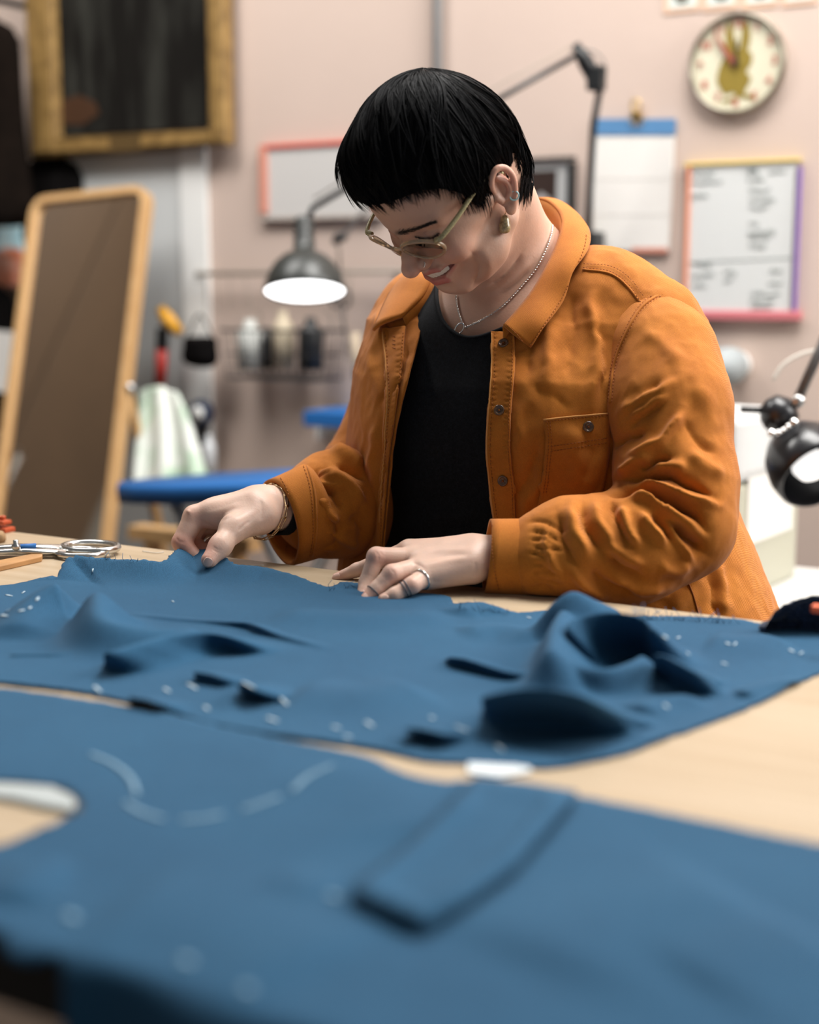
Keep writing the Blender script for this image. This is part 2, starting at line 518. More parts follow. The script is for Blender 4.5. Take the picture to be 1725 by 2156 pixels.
M_skin, nt, b = new_mat('skin')
at = N(nt, 'ShaderNodeVertexColor', layer_name='tint'); tc = N(nt, 'ShaderNodeTexCoord')
nz = N(nt, 'ShaderNodeTexNoise', i_Scale=38.0, i_Detail=5.0); nt.links.new(tc.outputs['Object'], nz.inputs['Vector'])
rp = N(nt, 'ShaderNodeMapRange', i_1=0.3, i_2=0.7, i_3=0.93, i_4=1.06); nt.links.new(nz.outputs['Fac'], rp.inputs[0])
mu = N(nt, 'ShaderNodeVectorMath', operation='SCALE'); nt.links.new(at.outputs['Color'], mu.inputs[0]); nt.links.new(rp.outputs[0], mu.inputs[3])
nt.links.new(mu.outputs[0], b.inputs['Base Color'])
b.inputs['Roughness'].default_value = 0.46; b.inputs['Specular IOR Level'].default_value = 0.4
b.inputs['Subsurface Weight'].default_value = 0.22; b.inputs['Subsurface Radius'].default_value = (0.012, 0.005, 0.003)
b.inputs['Subsurface Scale'].default_value = 0.6
nb = N(nt, 'ShaderNodeTexNoise', i_Scale=420.0, i_Detail=3.0); nt.links.new(tc.outputs['Object'], nb.inputs['Vector'])
bp = N(nt, 'ShaderNodeBump', i_Strength=0.22, i_Distance=0.0008); nt.links.new(nb.outputs['Fac'], bp.inputs['Height']); nt.links.new(bp.outputs[0], b.inputs['Normal'])

M_jack = weave_mat('orange_twill', (0.53, 0.178, 0.020), (0.40, 0.120, 0.011), 2600.0, bump=0.30, var_scale=13.0, sheen=0.12, wash=0.10)
M_thread = mat('orange_thread', (0.62, 0.25, 0.045), 0.7)
M_threadd = mat('rust_thread', (0.30, 0.085, 0.012), 0.8)
M_shirt = weave_mat('black_jersey', (0.004, 0.0047, 0.006), (0.009, 0.010, 0.013), 1800.0, bump=0.2, var_scale=220.0, sheen=0.03, wash=0.5)
M_hair = mat('black_hair', (0.0032, 0.0034, 0.0042), 0.46, spec=0.08)
M_silver = mat('silver', (0.78, 0.76, 0.72), 0.22, metal=1.0)
M_gold = mat('gold', (0.80, 0.58, 0.34), 0.25, metal=1.0)

# --- head frame: x to the wearer's right, y out of the face, z to the crown (millimetres)
HR = np.array([[-0.6473, -0.5642, -0.5125], [0.7579, -0.4052, -0.5112], [0.0808, -0.7193, 0.6899]])
u_, s_, v_ = np.linalg.svd(HR); HR = u_ @ v_
HP = np.array([.0485, 1.515, 1.3170]); HS = 0.91e-3
def hd(x, y, z): return HP + HS * (HR @ np.array([x, y, z], float))
def hdv(A): return HP + HS * (np.asarray(A, float) @ HR.T)
def hd_inv(V): return ((np.asarray(V) - HP) @ HR) / HS

body = Sdf()
def hc(a, ra, b, rb, k=6, sub=False, flat=None):
    body.cone(hd(*a), ra * HS, hd(*b), rb * HS, k * HS, sub, None if flat is None else (HR @ np.array(flat[0], float), flat[1]))
def he(c, r, k=8, sub=False, rot=None):
    body.ell(hd(*c), np.array(r) * HS, HR if rot is None else HR @ rot, k * HS, sub)
def rx(a): c, s = math.cos(a), math.sin(a); return np.array([[1, 0, 0], [0, c, -s], [0, s, c]])
def ry(a): c, s = math.cos(a), math.sin(a); return np.array([[c, 0, s], [0, 1, 0], [-s, 0, c]])
def rz(a): c, s = math.cos(a), math.sin(a); return np.array([[c, -s, 0], [s, c, 0], [0, 0, 1]])
he((0, -3, 46), (73, 92, 84))
he((0, 40, 48), (60, 50, 54), 20)
he((0, 36, -8), (56, 50, 58), 20)
he((0, 62, -46), (33, 31, 30), 16)                         # muzzle
he((0, 70, -70), (19, 17, 16), 13)                         # chin
for sx in (-1, 1):
    hc((sx * 48, 2, -40), 18, (sx * 40, 30, -58), 18, 16)  # jaw
    hc((sx * 40, 30, -58), 18, (sx * 13, 66, -75), 15, 14)
    hc((sx * 62, 14, 2), 9, (sx * 42, 66, -6), 12, 16)     # cheekbone
    he((sx * 37, 64, -20), (21, 19, 17), 14)               # lifted cheek
    hc((0, 82, 27), 7, (sx * 44, 68, 29), 5.5, 13)           # brow
    he((sx * 33, 92, 9), (18, 15, 11), 8, sub=True)        # eye socket
    he((sx * 32, 69, 9), (15, 13.5, 12.5), 3)              # closed eye
    hc((sx * 19, 82, 3), 1.3, (sx * 43, 73, 4), 0.6, 2.5, sub=True)
    hc((sx * 20, 80, 18), 1.4, (sx * 38, 75, 18), 0.5, 3, sub=True)
hc((0, 83, 18), 6.0, (0, 100, -6), 8, 8)                   # nose
hc((0, 100, -6), 8, (0, 107, -16), 9.5, 6)
he((0, 107, -17), (10.5, 10.5, 10), 4)
hc((0, 104, -20), 6, (0, 92, -28), 5, 4)
for sx in (-1, 1):
    he((sx * 12.5, 94, -18), (6.5, 10, 8), 3)
    hc((sx * 6.5, 103, -27), 2.6, (sx * 8.5, 95, -25), 3.2, 1.5, sub=True)
    he((sx * 40, 36, -48), (21, 26, 22), 14)               # full lower cheek
for sx in (-1, 1):
    hc((0, 91.5, -36), 4.2, (sx * 18, 87, -35.5), 3.6, 4); hc((sx * 18, 87, -35.5), 3.6, (sx * 36, 74, -31), 2.0, 3)
    hc((0, 88, -55), 5.0, (sx * 17, 84, -53), 4.6, 4); hc((sx * 17, 84, -53), 4.6, (sx * 36, 72.5, -34), 2.2, 3)
    hc((0, 95, -45), 5.6, (sx * 17, 90, -43.5), 5.2, 1.5, sub=True); hc((sx * 17, 90, -43.5), 5.2, (sx * 34, 76, -34), 1.8, 1.5, sub=True)
hc((-12, 88, -66), 3.0, (12, 88, -66), 3.0, 8, sub=True)
# ears
for sx in (-1, 1):
    erot = rz(sx * 0.45)
    he((sx * 73, -4, 0), (5, 12, 24), 4, rot=erot)
    he((sx * 79, -3, 3), (6, 7, 15), 3, sub=True, rot=erot)
    hx = catmull([(71, 6, 4), (75, 7, 16), (79, 2, 26), (82, -7, 29), (84, -15, 22), (84.5, -17, 9), (82, -13, -5), (78, -7, -16), (75, -2, -23)], 4)
    body.chain([hd(sx * a, b_, c) for a, b_, c in hx], np.interp(np.linspace(0, 1, len(hx)), [0, .15, .8, 1], [2.4, 3.2, 3.4, 4.4]) * HS, 1.5 * HS)
    ax_ = catmull([(77, -3, 19), (80, -9, 8), (79, -8, -4), (76, -2, -10)], 4)
    body.chain([hd(sx * a, b_, c) for a, b_, c in ax_], np.full(len(ax_), 2.3 * HS), 2 * HS)
    he((sx * 73.5, 0, -24), (4.5, 7, 7.5), 3)
    hc((sx * 72, 7, -1), 3.6, (sx * 73, 5, -8), 3.2, 3)                    # tragus
# neck, shoulders and chest
NB = P(1096, 602, 1.665)
body.cone(hd(0, -36, -10), .050, NB, .056, .03)
body.cone(hd(0, 10, -50), .026, NB + NX * .030 + ZX * -.01, .034, .03)
body.ell(hd(-14, 34, -70), (.024, .024, .016), HR, .02)
O_T = np.array([.138, 1.645, 0.0])
def tr(e, n, z): return O_T + EX * e + NX * n + ZX * z
RT = np.stack([EX, NX, ZX], 1)
body.ell(tr(0, .0, 1.115), (.165, .105, .15), RT, .05)
body.ell(tr(0, .0, 0.96), (.165, .115, .16), RT, .06)
SH_L = P(1385, 690, 1.535); SH_R = P(893, 672, 1.73)
body.cone(NB - ZX * .035, .048, SH_L - ZX * .030, .032, .04); body.cone(NB - ZX * .02, .048, SH_R - ZX * .012, .034, .05)
body.cone(tr(-.06, .075, 1.16), .03, tr(.06, .075, 1.16), .03, .05)
# arms under the sleeves
EL_L = P(1420, 1120, 1.43); WR_L = P(1030, 1168, 1.395)
EL_R = P(765, 1030, 1.71); WR_R = P(562, 1072, 1.575)
body.cone(SH_L - ZX * .030, .034, EL_L, .034, .02); body.cone(EL_L, .040, P(1110, 1165, 1.40), .027, .02)
body.cone(SH_R - ZX * .012, .034, EL_R, .036, .02); body.cone(EL_R, .040, P(610, 1072, 1.565), .027, .02)

# ------------------------------------------------------------------ hands (joints placed at their depth)
def J(px, py, Y): return P(px, py, Y)
hand = Sdf(); HK = .0035
MMP = 1.0 / 2000
# left hand: palm down on the cloth, fingers towards the other hand
wl = J(1012, 1172, 1.392)
up_l = np.array([-0.10, -0.35, 0.93]); up_l /= np.linalg.norm(up_l)
hand.cone(P(1110, 1165, 1.40), .0265, wl, .0235, .012, flat=(up_l, 1.25))
kn = dict(index=J(862, 1160, 1.418), middle=J(874, 1176, 1.40), ring=J(888, 1194, 1.382), pinky=J(900, 1212, 1.368))
cw = dict(index=J(985, 1158, 1.405), middle=J(988, 1168, 1.396), ring=J(990, 1180, 1.387), pinky=J(992, 1190, 1.378))
for n_, r0, r1 in (('index', .0135, .0120), ('middle', .0140, .0122), ('ring', .0135, .0118), ('pinky', .0130, .0108)):
    hand.cone(cw[n_], r0, kn[n_], r1, .014)
hand.cone(J(990, 1195, 1.375), .014, J(905, 1216, 1.366), .0095, .012)
hand.cone(J(1000, 1175, 1.393), .020, J(960, 1175, 1.395), .018, .015, flat=(up_l, 1.3))
# index straight out, middle bent high, ring and pinky pressing the edge
hand.chain([kn['index'], J(806, 1178, 1.43), J(752, 1200, 1.44), J(708, 1218, 1.445)], [.0108, .0082, .0070, .0055], HK)
hand.chain([kn['middle'], J(793, 1172, 1.392), J(772, 1226, 1.385), J(763, 1255, 1.372)], [.0110, .0094, .0074, .0060], HK)
hand.chain([kn['ring'], J(826, 1208, 1.362), J(792, 1241, 1.357), J(771, 1262, 1.352)], [.0108, .0090, .0074, .0062], HK)
hand.chain([kn['pinky'], J(868, 1232, 1.350), J(832, 1252, 1.345), J(808, 1262, 1.343)], [.0100, .0082, .0069, .0057], HK)
hand.chain([J(975, 1165, 1.42), J(930, 1190, 1.435), J(880, 1207, 1.435), J(845, 1216, 1.432)], [.014, .0105, .0095, .0075], .005)
def J2(px, py, Y): return P(px, py, Y - .035)
# right hand: pinching the cloth between thumb and bent fingers
wr = J2(556, 1066, 1.572)
up_r = np.array([-0.25, -0.72, 0.65]); up_r /= np.linalg.norm(up_r)
hand.cone(P(610, 1072, 1.565), .0265, wr, .0250, .012, flat=(up_r, 1.2))
k2 = dict(index=J2(410, 1088, 1.548), middle=J2(424, 1086, 1.568), ring=J2(445, 1088, 1.585), pinky=J2(468, 1094, 1.60))
c2 = dict(index=J2(528, 1062, 1.556), middle=J2(532, 1060, 1.566), ring=J2(536, 1064, 1.576), pinky=J2(540, 1070, 1.586))
for n_, r0, r1 in (('index', .0150, .0125), ('middle', .0145, .0125), ('ring', .014, .012), ('pinky', .013, .0105)):
    hand.cone(c2[n_], r0, k2[n_], r1, .014)
hand.cone(J2(535, 1085, 1.555), .018, J2(470, 1082, 1.553), .013, .016)
hand.chain([k2['index'], J2(383, 1142, 1.536), J2(408, 1172, 1.530), J2(432, 1186, 1.524)], [.0122, .0104, .0085, .0072], HK)
hand.chain([k2['middle'], J2(398, 1138, 1.562), J2(428, 1160, 1.552), J2(440, 1180, 1.538)], [.0118, .0100, .0084, .0072], HK)
hand.chain([k2['ring'], J2(422, 1136, 1.582), J2(448, 1150, 1.568), J2(444, 1172, 1.552)], [.0112, .0096, .0082, .0070], HK)
hand.chain([k2['pinky'], J2(452, 1140, 1.598), J2(470, 1148, 1.582), J2(462, 1168, 1.57)], [.0100, .0084, .0074, .0062], HK)
hand.chain([J2(548, 1088, 1.550), J2(492, 1112, 1.520), J2(464, 1150, 1.496), J2(441, 1179, 1.482)], [.0190, .0136, .0106, .0086], .009)
hand.cone(J2(500, 1090, 1.545), .012, J2(448, 1080, 1.548), .010, .014)

Vb, Fb = surface(body, hd(0, 0, 0) - [.22, .25, .50], hd(0, 0, 0) + [.42, .28, .16], .0042)
inv = hd_inv(Vb); keepface = None
# fine head and throat, fine hands, coarse body below: one figure
headonly = Sdf(); headonly.ops = body.ops
def region(sd, lo, hi, vox): return surface(sd, lo, hi, vox)
hlo = np.array([hd(x, y, z) for x in (-95, 95) for y in (-110, 125) for z in (-115, 135)]).min(0); hhi = np.array([hd(x, y, z) for x in (-95, 95) for y in (-110, 125) for z in (-115, 135)]).max(0)
Vh, Fh = surface(body, hlo - [0.0, 0, .09], hhi + [.06, .05, .0], .0015)
Vh = folds(Vh, Fh, [
    ([(912, 548), (935, 532), (955, 527)], 6, -.0010),             # under the cheek
    ([(990, 528), (1003, 543), (1009, 564), (1006, 588), (992, 610)], 6, -.0032),   # smile crease
    ([(1006, 520), (1026, 545), (1030, 575), (1018, 602)], 14, .0016),
    ([(1020, 606), (1058, 586), (1088, 556), (1100, 530)], 7, -.0040),          # chin and throat fold
    ([(1015, 622), (1060, 603), (1100, 570), (1122, 540)], 9, .0018),
    ([(1040, 622), (1080, 603), (1120, 565)], 6, -.0018),
    ([(874, 497), (893, 501), (910, 498), (922, 490)], 3.0, -.0014),            # lash line
    ([(872, 489), (892, 490), (912, 484), (924, 478)], 3.0, -.0008),
    ([(930, 497), (945, 492)], 4, -.0006), ([(928, 505), (944, 503)], 4, -.0006),
])
head_tree = bvh(Vh, tri(Fh))
# cut both at the collar level so that they meet
zc = 1.130
Vh, Fh = clip_mesh(Vh, Fh, Vh[:, 2] - zc)
lowX = Vh[:, 0].max()
Vb, Fb = clip_mesh(Vb, Fb, np.maximum(zc + .003 - Vb[:, 2], np.maximum(Vb[:, 0] - (hhi[0] + .055), (hlo[0] + .003) - Vb[:, 0])))
Vn, Fn = surface(hand, P(690, 1290, 1.35) - [0, .06, .02], P(1110, 1130, 1.42) + [.02, .06, .06], .0013)
Vm, Fm = surface(hand, P(355, 1200, 1.46) - [.02, .06, .02], P(615, 1030, 1.60) + [.01, .04, .04], .0013)
Vn = folds(Vn, Fn, [([(990, 1156), (940, 1158), (880, 1162)], 7, .0009), ([(990, 1166), (940, 1170), (890, 1178)], 6, -.0007), ([(992, 1174), (945, 1180), (895, 1192)], 7, .0008), ([(900, 1200), (880, 1188), (862, 1182)], 5, -.0009),
    ([(790, 1160), (797, 1170), (796, 1182)], 2.5, -.0004), ([(800, 1160), (806, 1170)], 2.5, -.0004), ([(822, 1198), (830, 1206), (832, 1216)], 2.5, -.0004), ([(900, 1222), (925, 1226), (960, 1224)], 6, -.0006), ([(1002, 1180), (1000, 1200), (994, 1215)], 4, -.0007)])
Vm = folds(Vm, Fm, [([(418, 1092), (436, 1104), (452, 1112), (462, 1122)], 5, -.0012), ([(425, 1085), (460, 1078), (510, 1060)], 7, .0010), ([(440, 1098), (475, 1092), (520, 1075)], 7, -.0008), ([(448, 1150), (456, 1156), (468, 1158)], 2.4, -.0005), ([(446, 1155), (455, 1161), (466, 1164)], 2.4, -.0005),
    ([(500, 1120), (515, 1105), (530, 1095)], 5, -.0008), ([(548, 1050), (552, 1075), (548, 1100)], 5, -.0007), ([(392, 1075), (402, 1080)], 4, .0008), ([(370, 1130), (378, 1140), (392, 1142)], 3, -.0006)])
hand_tree = bvh(np.concatenate([Vn, Vm]), np.concatenate([tri(Fn), tri(Fm) + len(Vn)]))
Vall = []; Fall = []; n0 = 0
for V, Fq in ((Vh, Fh), (Vb, Fb), (Vn, tri(Fn)), (Vm, tri(Fm))):
    Vall.append(V); Fall.append(np.asarray(Fq) + n0); n0 += len(V)
Vall = np.concatenate(Vall); Fall = np.concatenate(Fall)
skin = pobj('body', Vall, Fall, M_skin)
# skin tints: lips, cheeks, nose, ear, knuckles
base = np.array([0.57, 0.345, 0.25]); Q = hd_inv(Vall); tint = np.tile(base, (len(Vall), 1))
def blend(w, colr):
    global tint
    tint = tint * (1 - w[:, None]) + np.array(colr) * w[:, None]
def g3(c, r): return np.exp(-(((Q - np.array(c)) / np.array(r)) ** 2).sum(1))
hand_m = np.zeros(len(Vall), bool); hand_m[len(Vh) + len(Vb):] = True
for sx in (-1, 1):
    blend(g3((sx * 42, 72, -16), (20, 22, 16)) * .45, (0.72, 0.32, 0.24))
    blend(g3((sx * 80, -14, 10), (10, 22, 30)) * .5, (0.74, 0.33, 0.25))
    blend(g3((sx * 33, 84, 6), (20, 14, 8)) * .5, (0.46, 0.22, 0.17))
blend(g3((0, 108, -17), (13, 13, 13)) * .6, (0.68, 0.31, 0.25))
lipc = (0.50, 0.14, 0.125)
def seg_d(a, b_):
    A = np.array(a, float); B = np.array(b_, float)
    t = np.clip((Q - A) @ (B - A) / ((B - A) @ (B - A)), 0, 1)
    return np.linalg.norm(Q - A - t[:, None] * (B - A), axis=1)
for a, c_, r_ in (((0, 92.5, -36.5), (18, 88, -36), 4.4), ((18, 88, -36), (35, 75, -32), 2.8), ((0, 90, -54.5), (17, 86, -52.5), 5.6), ((17, 86, -52.5), (35, 73.5, -35), 3.2)):
    for sx in (-1, 1):
        d = seg_d((sx * a[0], a[1], a[2]), (sx * c_[0], c_[1], c_[2]))
        blend(np.clip((r_ + .6 - d) / 1.5, 0, 1) * (Q[:, 1] > 68) * .85, lipc)
for a, c_ in (((0, 87, -45), (17, 83, -43.5)), ((17, 83, -43.5), (34, 73, -34))):
    for sx in (-1, 1):
        blend(np.clip((5.2 - seg_d((sx * a[0], a[1], a[2]), (sx * c_[0], c_[1], c_[2]))) / 1.5, 0, 1) * .85, (0.16, 0.035, 0.03))
tint[hand_m] = (0.70, 0.47, 0.365)
Qp = proj(Vall)
for px, py, rr_, w_ in ((708, 1218, 16, .6), (764, 1255, 16, .5), (772, 1262, 16, .5), (808, 1262, 14, .5), (795, 1172, 24, .35), (826, 1208, 20, .3), (868, 1232, 18, .3),
                        (372, 1142, 22, .55), (400, 1150, 26, .5), (440, 1178, 18, .35), (408, 1086, 22, .25), (430, 1150, 24, .55)):
    w = np.exp(-((Qp[:, 0] - px) ** 2 + (Qp[:, 1] - py) ** 2) / rr_ ** 2) * w_ * hand_m
    blend(w, (0.66, 0.27, 0.20))
bl_ = np.array([(836, 491), (852, 489), (868, 484), (888, 477), (906, 471), (918, 467)], float)
d_, pos_, _s = line_d(Qp, bl_); fm = (np.arange(len(Vall)) < len(Vh)) & (Q[:, 1] > 55)
blend(np.exp(-(d_ / (5.0 - 2.6 * pos_)) ** 2) * .72 * fm, (0.06, 0.032, 0.022))
d_, pos_, _s = line_d(Qp, np.array([(876, 498), (893, 502), (910, 499), (923, 491)], float)); blend(np.exp(-(d_ / 2.2) ** 2) * .75 * fm, (0.05, 0.025, 0.02))
ca = skin.data.color_attributes.new('tint', 'FLOAT_COLOR', 'POINT')
ca.data.foreach_set('color', np.concatenate([np.clip(tint, 0, 1), np.ones((len(tint), 1))], 1).ravel())
# ------------------------------------------------------------------ hair
hair_sd = Sdf()
def hel(c, r, k=10): hair_sd.ell(hd(*c), np.array(r) * HS, HR, k * HS)
hel((0, 6, 55), (79, 94, 91)); hel((6, 47, 84), (62, 50, 48), 14); hel((0, -46, 32), (64, 52, 68), 14); hel((0, -54, -10), (54, 40, 50), 12)
hair_sd.ops = [(o[0], o[1], o[2], o[3], o[4], o[5]) for o in hair_sd.ops]
HZ_P = np.radians([0, 18, 30, 40, 48, 55, 62, 68, 73, 80, 86, 92, 97, 101, 106, 114, 130, 180])
HZ_Z = np.array([71, 71, 70, 66, 58, 47, 28, 2, -7, 4, 18, 22, 12, -20, -46, -60, -66, -68.])
def hair_line(Ql):
    ph = np.arctan2(np.abs(Ql[:, 0]), Ql[:, 1])
    return np.interp(ph, HZ_P, HZ_Z)
lo = np.array([hd(x, y, z) for x in (-92, 92) for y in (-120, 125) for z in (-75, 160)]).min(0); hi = np.array([hd(x, y, z) for x in (-92, 92) for y in (-120, 125) for z in (-75, 160)]).max(0)
Vc, Fc_ = surface(hair_sd, lo, hi, .003)
ql = hd_inv(Vc)
Vc, Fc_ = clip_mesh(Vc, Fc_, ql[:, 2] - hair_line(ql) - 4)
hair = pobj('hair', Vc, Fc_, M_hair, solid=.010)
# locks running from the crown to the hairline
hc0 = np.array([0, 0, 44.]); pole = np.array([0, -.50, .866]); pu = np.array([1., 0, 0]); pv = np.cross(pole, pu)
def surf_r(D):
    a = np.full(len(D), 20.); b_ = np.full(len(D), 190.)
    for _ in range(18):
        m_ = (a + b_) / 2
        s_ = sd_eval(hair_sd.ops, hdv(hc0 + D * m_[:, None])) < 0
        a = np.where(s_, m_, a); b_ = np.where(s_, b_, m_)
    return (a + b_) / 2
LV = []; LF = []; ln = 0
SS = np.linspace(0.02, 2.9, 90)
nc = 420                                               # locks; every lock is a bundle of hairs that meet at the tip
al = rng.uniform(0, 2 * math.pi, nc); sw = 0.38 + rng.normal(0, .22, nc)
ph1 = rng.uniform(0, 6.28, nc); amp = rng.normal(0, .10, nc)
Dg = []
for s__ in SS:
    aa = al + sw * s__ * 0.8 + amp * np.sin(2.3 * s__ + ph1) + .12 * np.sin(3 * al + 2.5 * s__)
    Dg.append(math.cos(s__) * pole + math.sin(s__) * (np.cos(aa)[:, None] * pu + np.sin(aa)[:, None] * pv))
Dg = np.array(Dg)
R_ = surf_r(Dg.reshape(-1, 3)).reshape(Dg.shape[:2])
PT = hc0 + Dg * R_[..., None]
below = PT[..., 2] < hair_line(PT.reshape(-1, 3)).reshape(PT.shape[:2])
endi = np.where(below.any(0), below.argmax(0), len(SS) - 1)
q9 = np.linspace(0, 1, 10)
for i in range(nc):
    for lay in range(2):
        e0_ = SS[endi[i]] + rng.normal(.0, .035)
        if lay: e0_ *= rng.uniform(.40, .97)
        L_ = rng.uniform(.5, 1.0); c_lift = rng.uniform(.3, 2.4) + (1.6 if lay else 0)
        tipl = rng.uniform(-1.6, 1.8); jit0 = rng.normal(0, 2.4, 3)
        for h_ in range(8):
            e_ = e0_ + rng.normal(0, .03); s0 = max(.02, e_ - L_ * rng.uniform(.75, 1.1))
            q = s0 + (e_ - s0) * q9
            pts = np.stack([np.interp(q, SS, PT[:, i, k]) for k in range(3)], 1)
            dirs = pts - hc0; dirs /= np.linalg.norm(dirs, axis=1)[:, None]
            tang = np.gradient(pts, axis=0); tang /= np.linalg.norm(tang, axis=1)[:, None] + 1e-9
            side = np.cross(dirs, tang)
            off = rng.normal(0, 3.4) * (1 - .55 * q9)
            pts = pts + dirs * (c_lift + rng.uniform(-.7, .7) + q9 ** 2 * tipl)[:, None] + side * off[:, None] + jit0 * (q9 ** 2)[:, None]
            rr = rng.uniform(.35, .75) * np.array([.3, .8, 1, 1, 1, 1, .95, .8, .55, .1])
            V, Fq = tube_mesh(hdv(pts), rr * HS, 4, cap=False, flat=.6)
            LV.append(V); LF.extend([tuple(j + ln for j in f) for f in Fq]); ln += len(V)
# loose flyaway hairs on the crown
for i in range(34):
    a0 = rng.uniform(0, 6.28); s0 = rng.uniform(.0, .5)
    d0 = math.cos(s0) * pole + math.sin(s0) * (math.cos(a0) * pu + math.sin(a0) * pv)
    r0 = surf_r(d0[None])[0]; t_ = np.cross(d0, rng.normal(size=3)); t_ /= np.linalg.norm(t_)
    q = np.linspace(0, 1, 6)[:, None]; ln_ = rng.uniform(14, 26)
    pts = hc0 + d0 * r0 + t_ * q * ln_ + d0 * (q * (1 - q)) * rng.uniform(2, 12)
    V, Fq = tube_mesh(hdv(pts), np.linspace(.25, .08, 6) * HS, 3, cap=False); LV.append(V); LF.extend([tuple(j + ln for j in f) for f in Fq]); ln += len(V)
# wisps before the ear and at the nape
wv_ = np.random.default_rng(12)
for x0, x1, y0, y1, dx, dy, n_ in ((968, 1034, 396, 424, 16, 32, 70), (1090, 1119, 366, 396, -1, 44, 80)):
    for _ in range(n_):
        a = np.array([wv_.uniform(x0, x1), wv_.uniform(y0, y1)]); b_ = a + np.array([dx * wv_.uniform(.4, 1.3), dy * wv_.uniform(.6, 1.2)])
        pts = []
        for t in np.linspace(0, 1, 5):
            q = a + (b_ - a) * t + np.array([4 * t * (1 - t), 0]); p, n = hit(head_tree, q[0], q[1], .0032 * (1 - .6 * t))
            if p is not None: pts.append(p)
        if len(pts) < 5 or max(np.linalg.norm(np.diff(np.array(pts), axis=0), axis=1)) > .012: continue
        V, Fq = tube_mesh(np.array(pts), np.array([.0005, .0005, .0004, .0003, .00006]), 4, cap=False); LV.append(V); LF.extend([tuple(j + ln for j in f) for f in Fq]); ln += len(V)
locks = pobj('locks', np.concatenate(LV), LF, M_hair, hair)
# eyebrows and lashes: short hairs on the skin
BV = []; BF = []; bn = 0
def fur(tree, line, n, length, slope, spread, r=.00022, lift=.0006):
    global bn
    pl = resample(catmull(line, 6), 1.0)
    for _ in range(n):
        k = rng.integers(0, len(pl)); t = k / len(pl)
        c = pl[k] + np.array([rng.normal(0, 1), rng.normal(0, spread * (1 - .6 * t))])
        p0, n0_ = hit(tree, c[0], c[1], 0)
        if p0 is None: continue
        a = slope + rng.normal(0, .25); ln_ = length * rng.uniform(.6, 1.1)
        p1, n1_ = hit(tree, c[0] + math.cos(a) * ln_, c[1] + math.sin(a) * ln_, 0)
        if p1 is None or np.linalg.norm(p1 - p0) > .02: continue
        V, Fq = tube_mesh([p0 - n0_ * .0003, (p0 + p1) / 2 + n0_ * lift, p1 + n1_ * lift * .6], [r, r, r * .3], 3, cap=False)
        BV.append(V); BF.extend([tuple(j + bn for j in f) for f in Fq]); bn += len(V)
fur(head_tree, [(837, 491), (852, 489), (868, 484), (888, 477), (904, 471), (914, 468)], 520, 8, -.33, 2.6, r=.00015, lift=.0003)
fur(head_tree, [(874, 498), (893, 502), (910, 499), (923, 490)], 110, 7, .6, .7, r=.00017, lift=.001)
pobj('eyebrows', np.concatenate(BV), BF, mat('brow_hair', (0.012, 0.008, 0.006), .6))
# teeth
TV = MB()
for i in range(-5, 6):
    a = i / 5.5; x = 25 * math.sin(a * 1.15); y = 88.5 - 12 * (1 - math.cos(a * 1.2)) * 1.2
    wv = 3.9 if abs(i) < 2 else 3.2
    zt = -40.5 + abs(a) * 6.0
    prof = [(-wv, 0), (-wv * .96, -6.3), (-wv * .6, -7.4), (wv * .6, -7.4), (wv * .96, -6.3), (wv, 0)]
    ca_, sa_ = math.cos(-a * .9), math.sin(-a * .9)
    o_ = hd(x, y, zt); TV.prism([(u * HS, v * HS) for u, v in prof], 0, -2.5 * HS, (o_, HR @ np.array([ca_, sa_, 0]), HR @ np.array([0, 0, 1.]), HR @ np.array([sa_, -ca_, 0])))
tv = TV.build('teeth', mat('tooth', (0.75, 0.69, 0.58), .25), person, world_space=True, bevel=.0004)
# ------------------------------------------------------------------ glasses
M_acet = mat('clear_acetate', (0.80, 0.62, 0.42), .12, trans=.72, ior=1.45, spec=.6)
M_glass = mat('lens_glass', (1.0, 0.97, 0.94), .02, trans=1.0, ior=1.08)
M_speck = mat('speckled_acetate', (0.50, 0.44, 0.25), .25, var=.7, vscale=900, col2=(.20, .15, .06), coat=.4)
gl = None
def rim_pts(sx, n=36):
    out = []
    for k in range(n):
        a = 2 * math.pi * k / n
        x = 32 + 23.5 * math.cos(a) * (1 + .03 * math.cos(2 * a)); z = 8 + 19.0 * math.sin(a)
        y = 104 - 0.0048 * x * x + (z - 8) * .42
        out.append((sx * x, y, z))
    return np.array(out)
GV = MB()
for sx in (-1, 1): GV.tube(hdv(rim_pts(sx)), 1.9 * HS, 8, closed=True, flat=1.25)
GV.tube(hdv(catmull([(-10, 104.5, 12), (-5, 107, 15), (5, 107, 15), (10, 104.5, 12)], 5)), 2.1 * HS, 8)
gl = GV.build('glasses', M_acet, person, world_space=True)
tag(gl, 'clear champagne plastic eyeglasses')
for sx in (-1, 1):
    rp_ = rim_pts(sx, 36); c_ = rp_.mean(0)
    MB().raw(hdv(np.concatenate([rp_, [c_ + [0, 1.0, 0]]])), [(k, (k + 1) % 36, 36) for k in range(36)]).build('lens', M_glass, gl, solid=.0012, world_space=True)
    tp = catmull([(sx * 55, 92, 17), (sx * 65, 88, 20), (sx * 71, 60, 24), (sx * 73, 25, 28), (sx * 74, -2, 27), (sx * 73, -16, 14)], 6)
    MB().tube(hdv(tp), np.linspace(2.6, 1.7, len(tp)) * HS, 8, flat=1.4).build('temple', M_speck, gl, world_space=True)
    MB().tube([hd(sx * 61, 90, 21), hd(sx * 61, 89, 15)], 1.6 * HS, 8).build('hinge', mat('dark_metal', (.05, .04, .035), .35, metal=.8), gl, world_space=True)
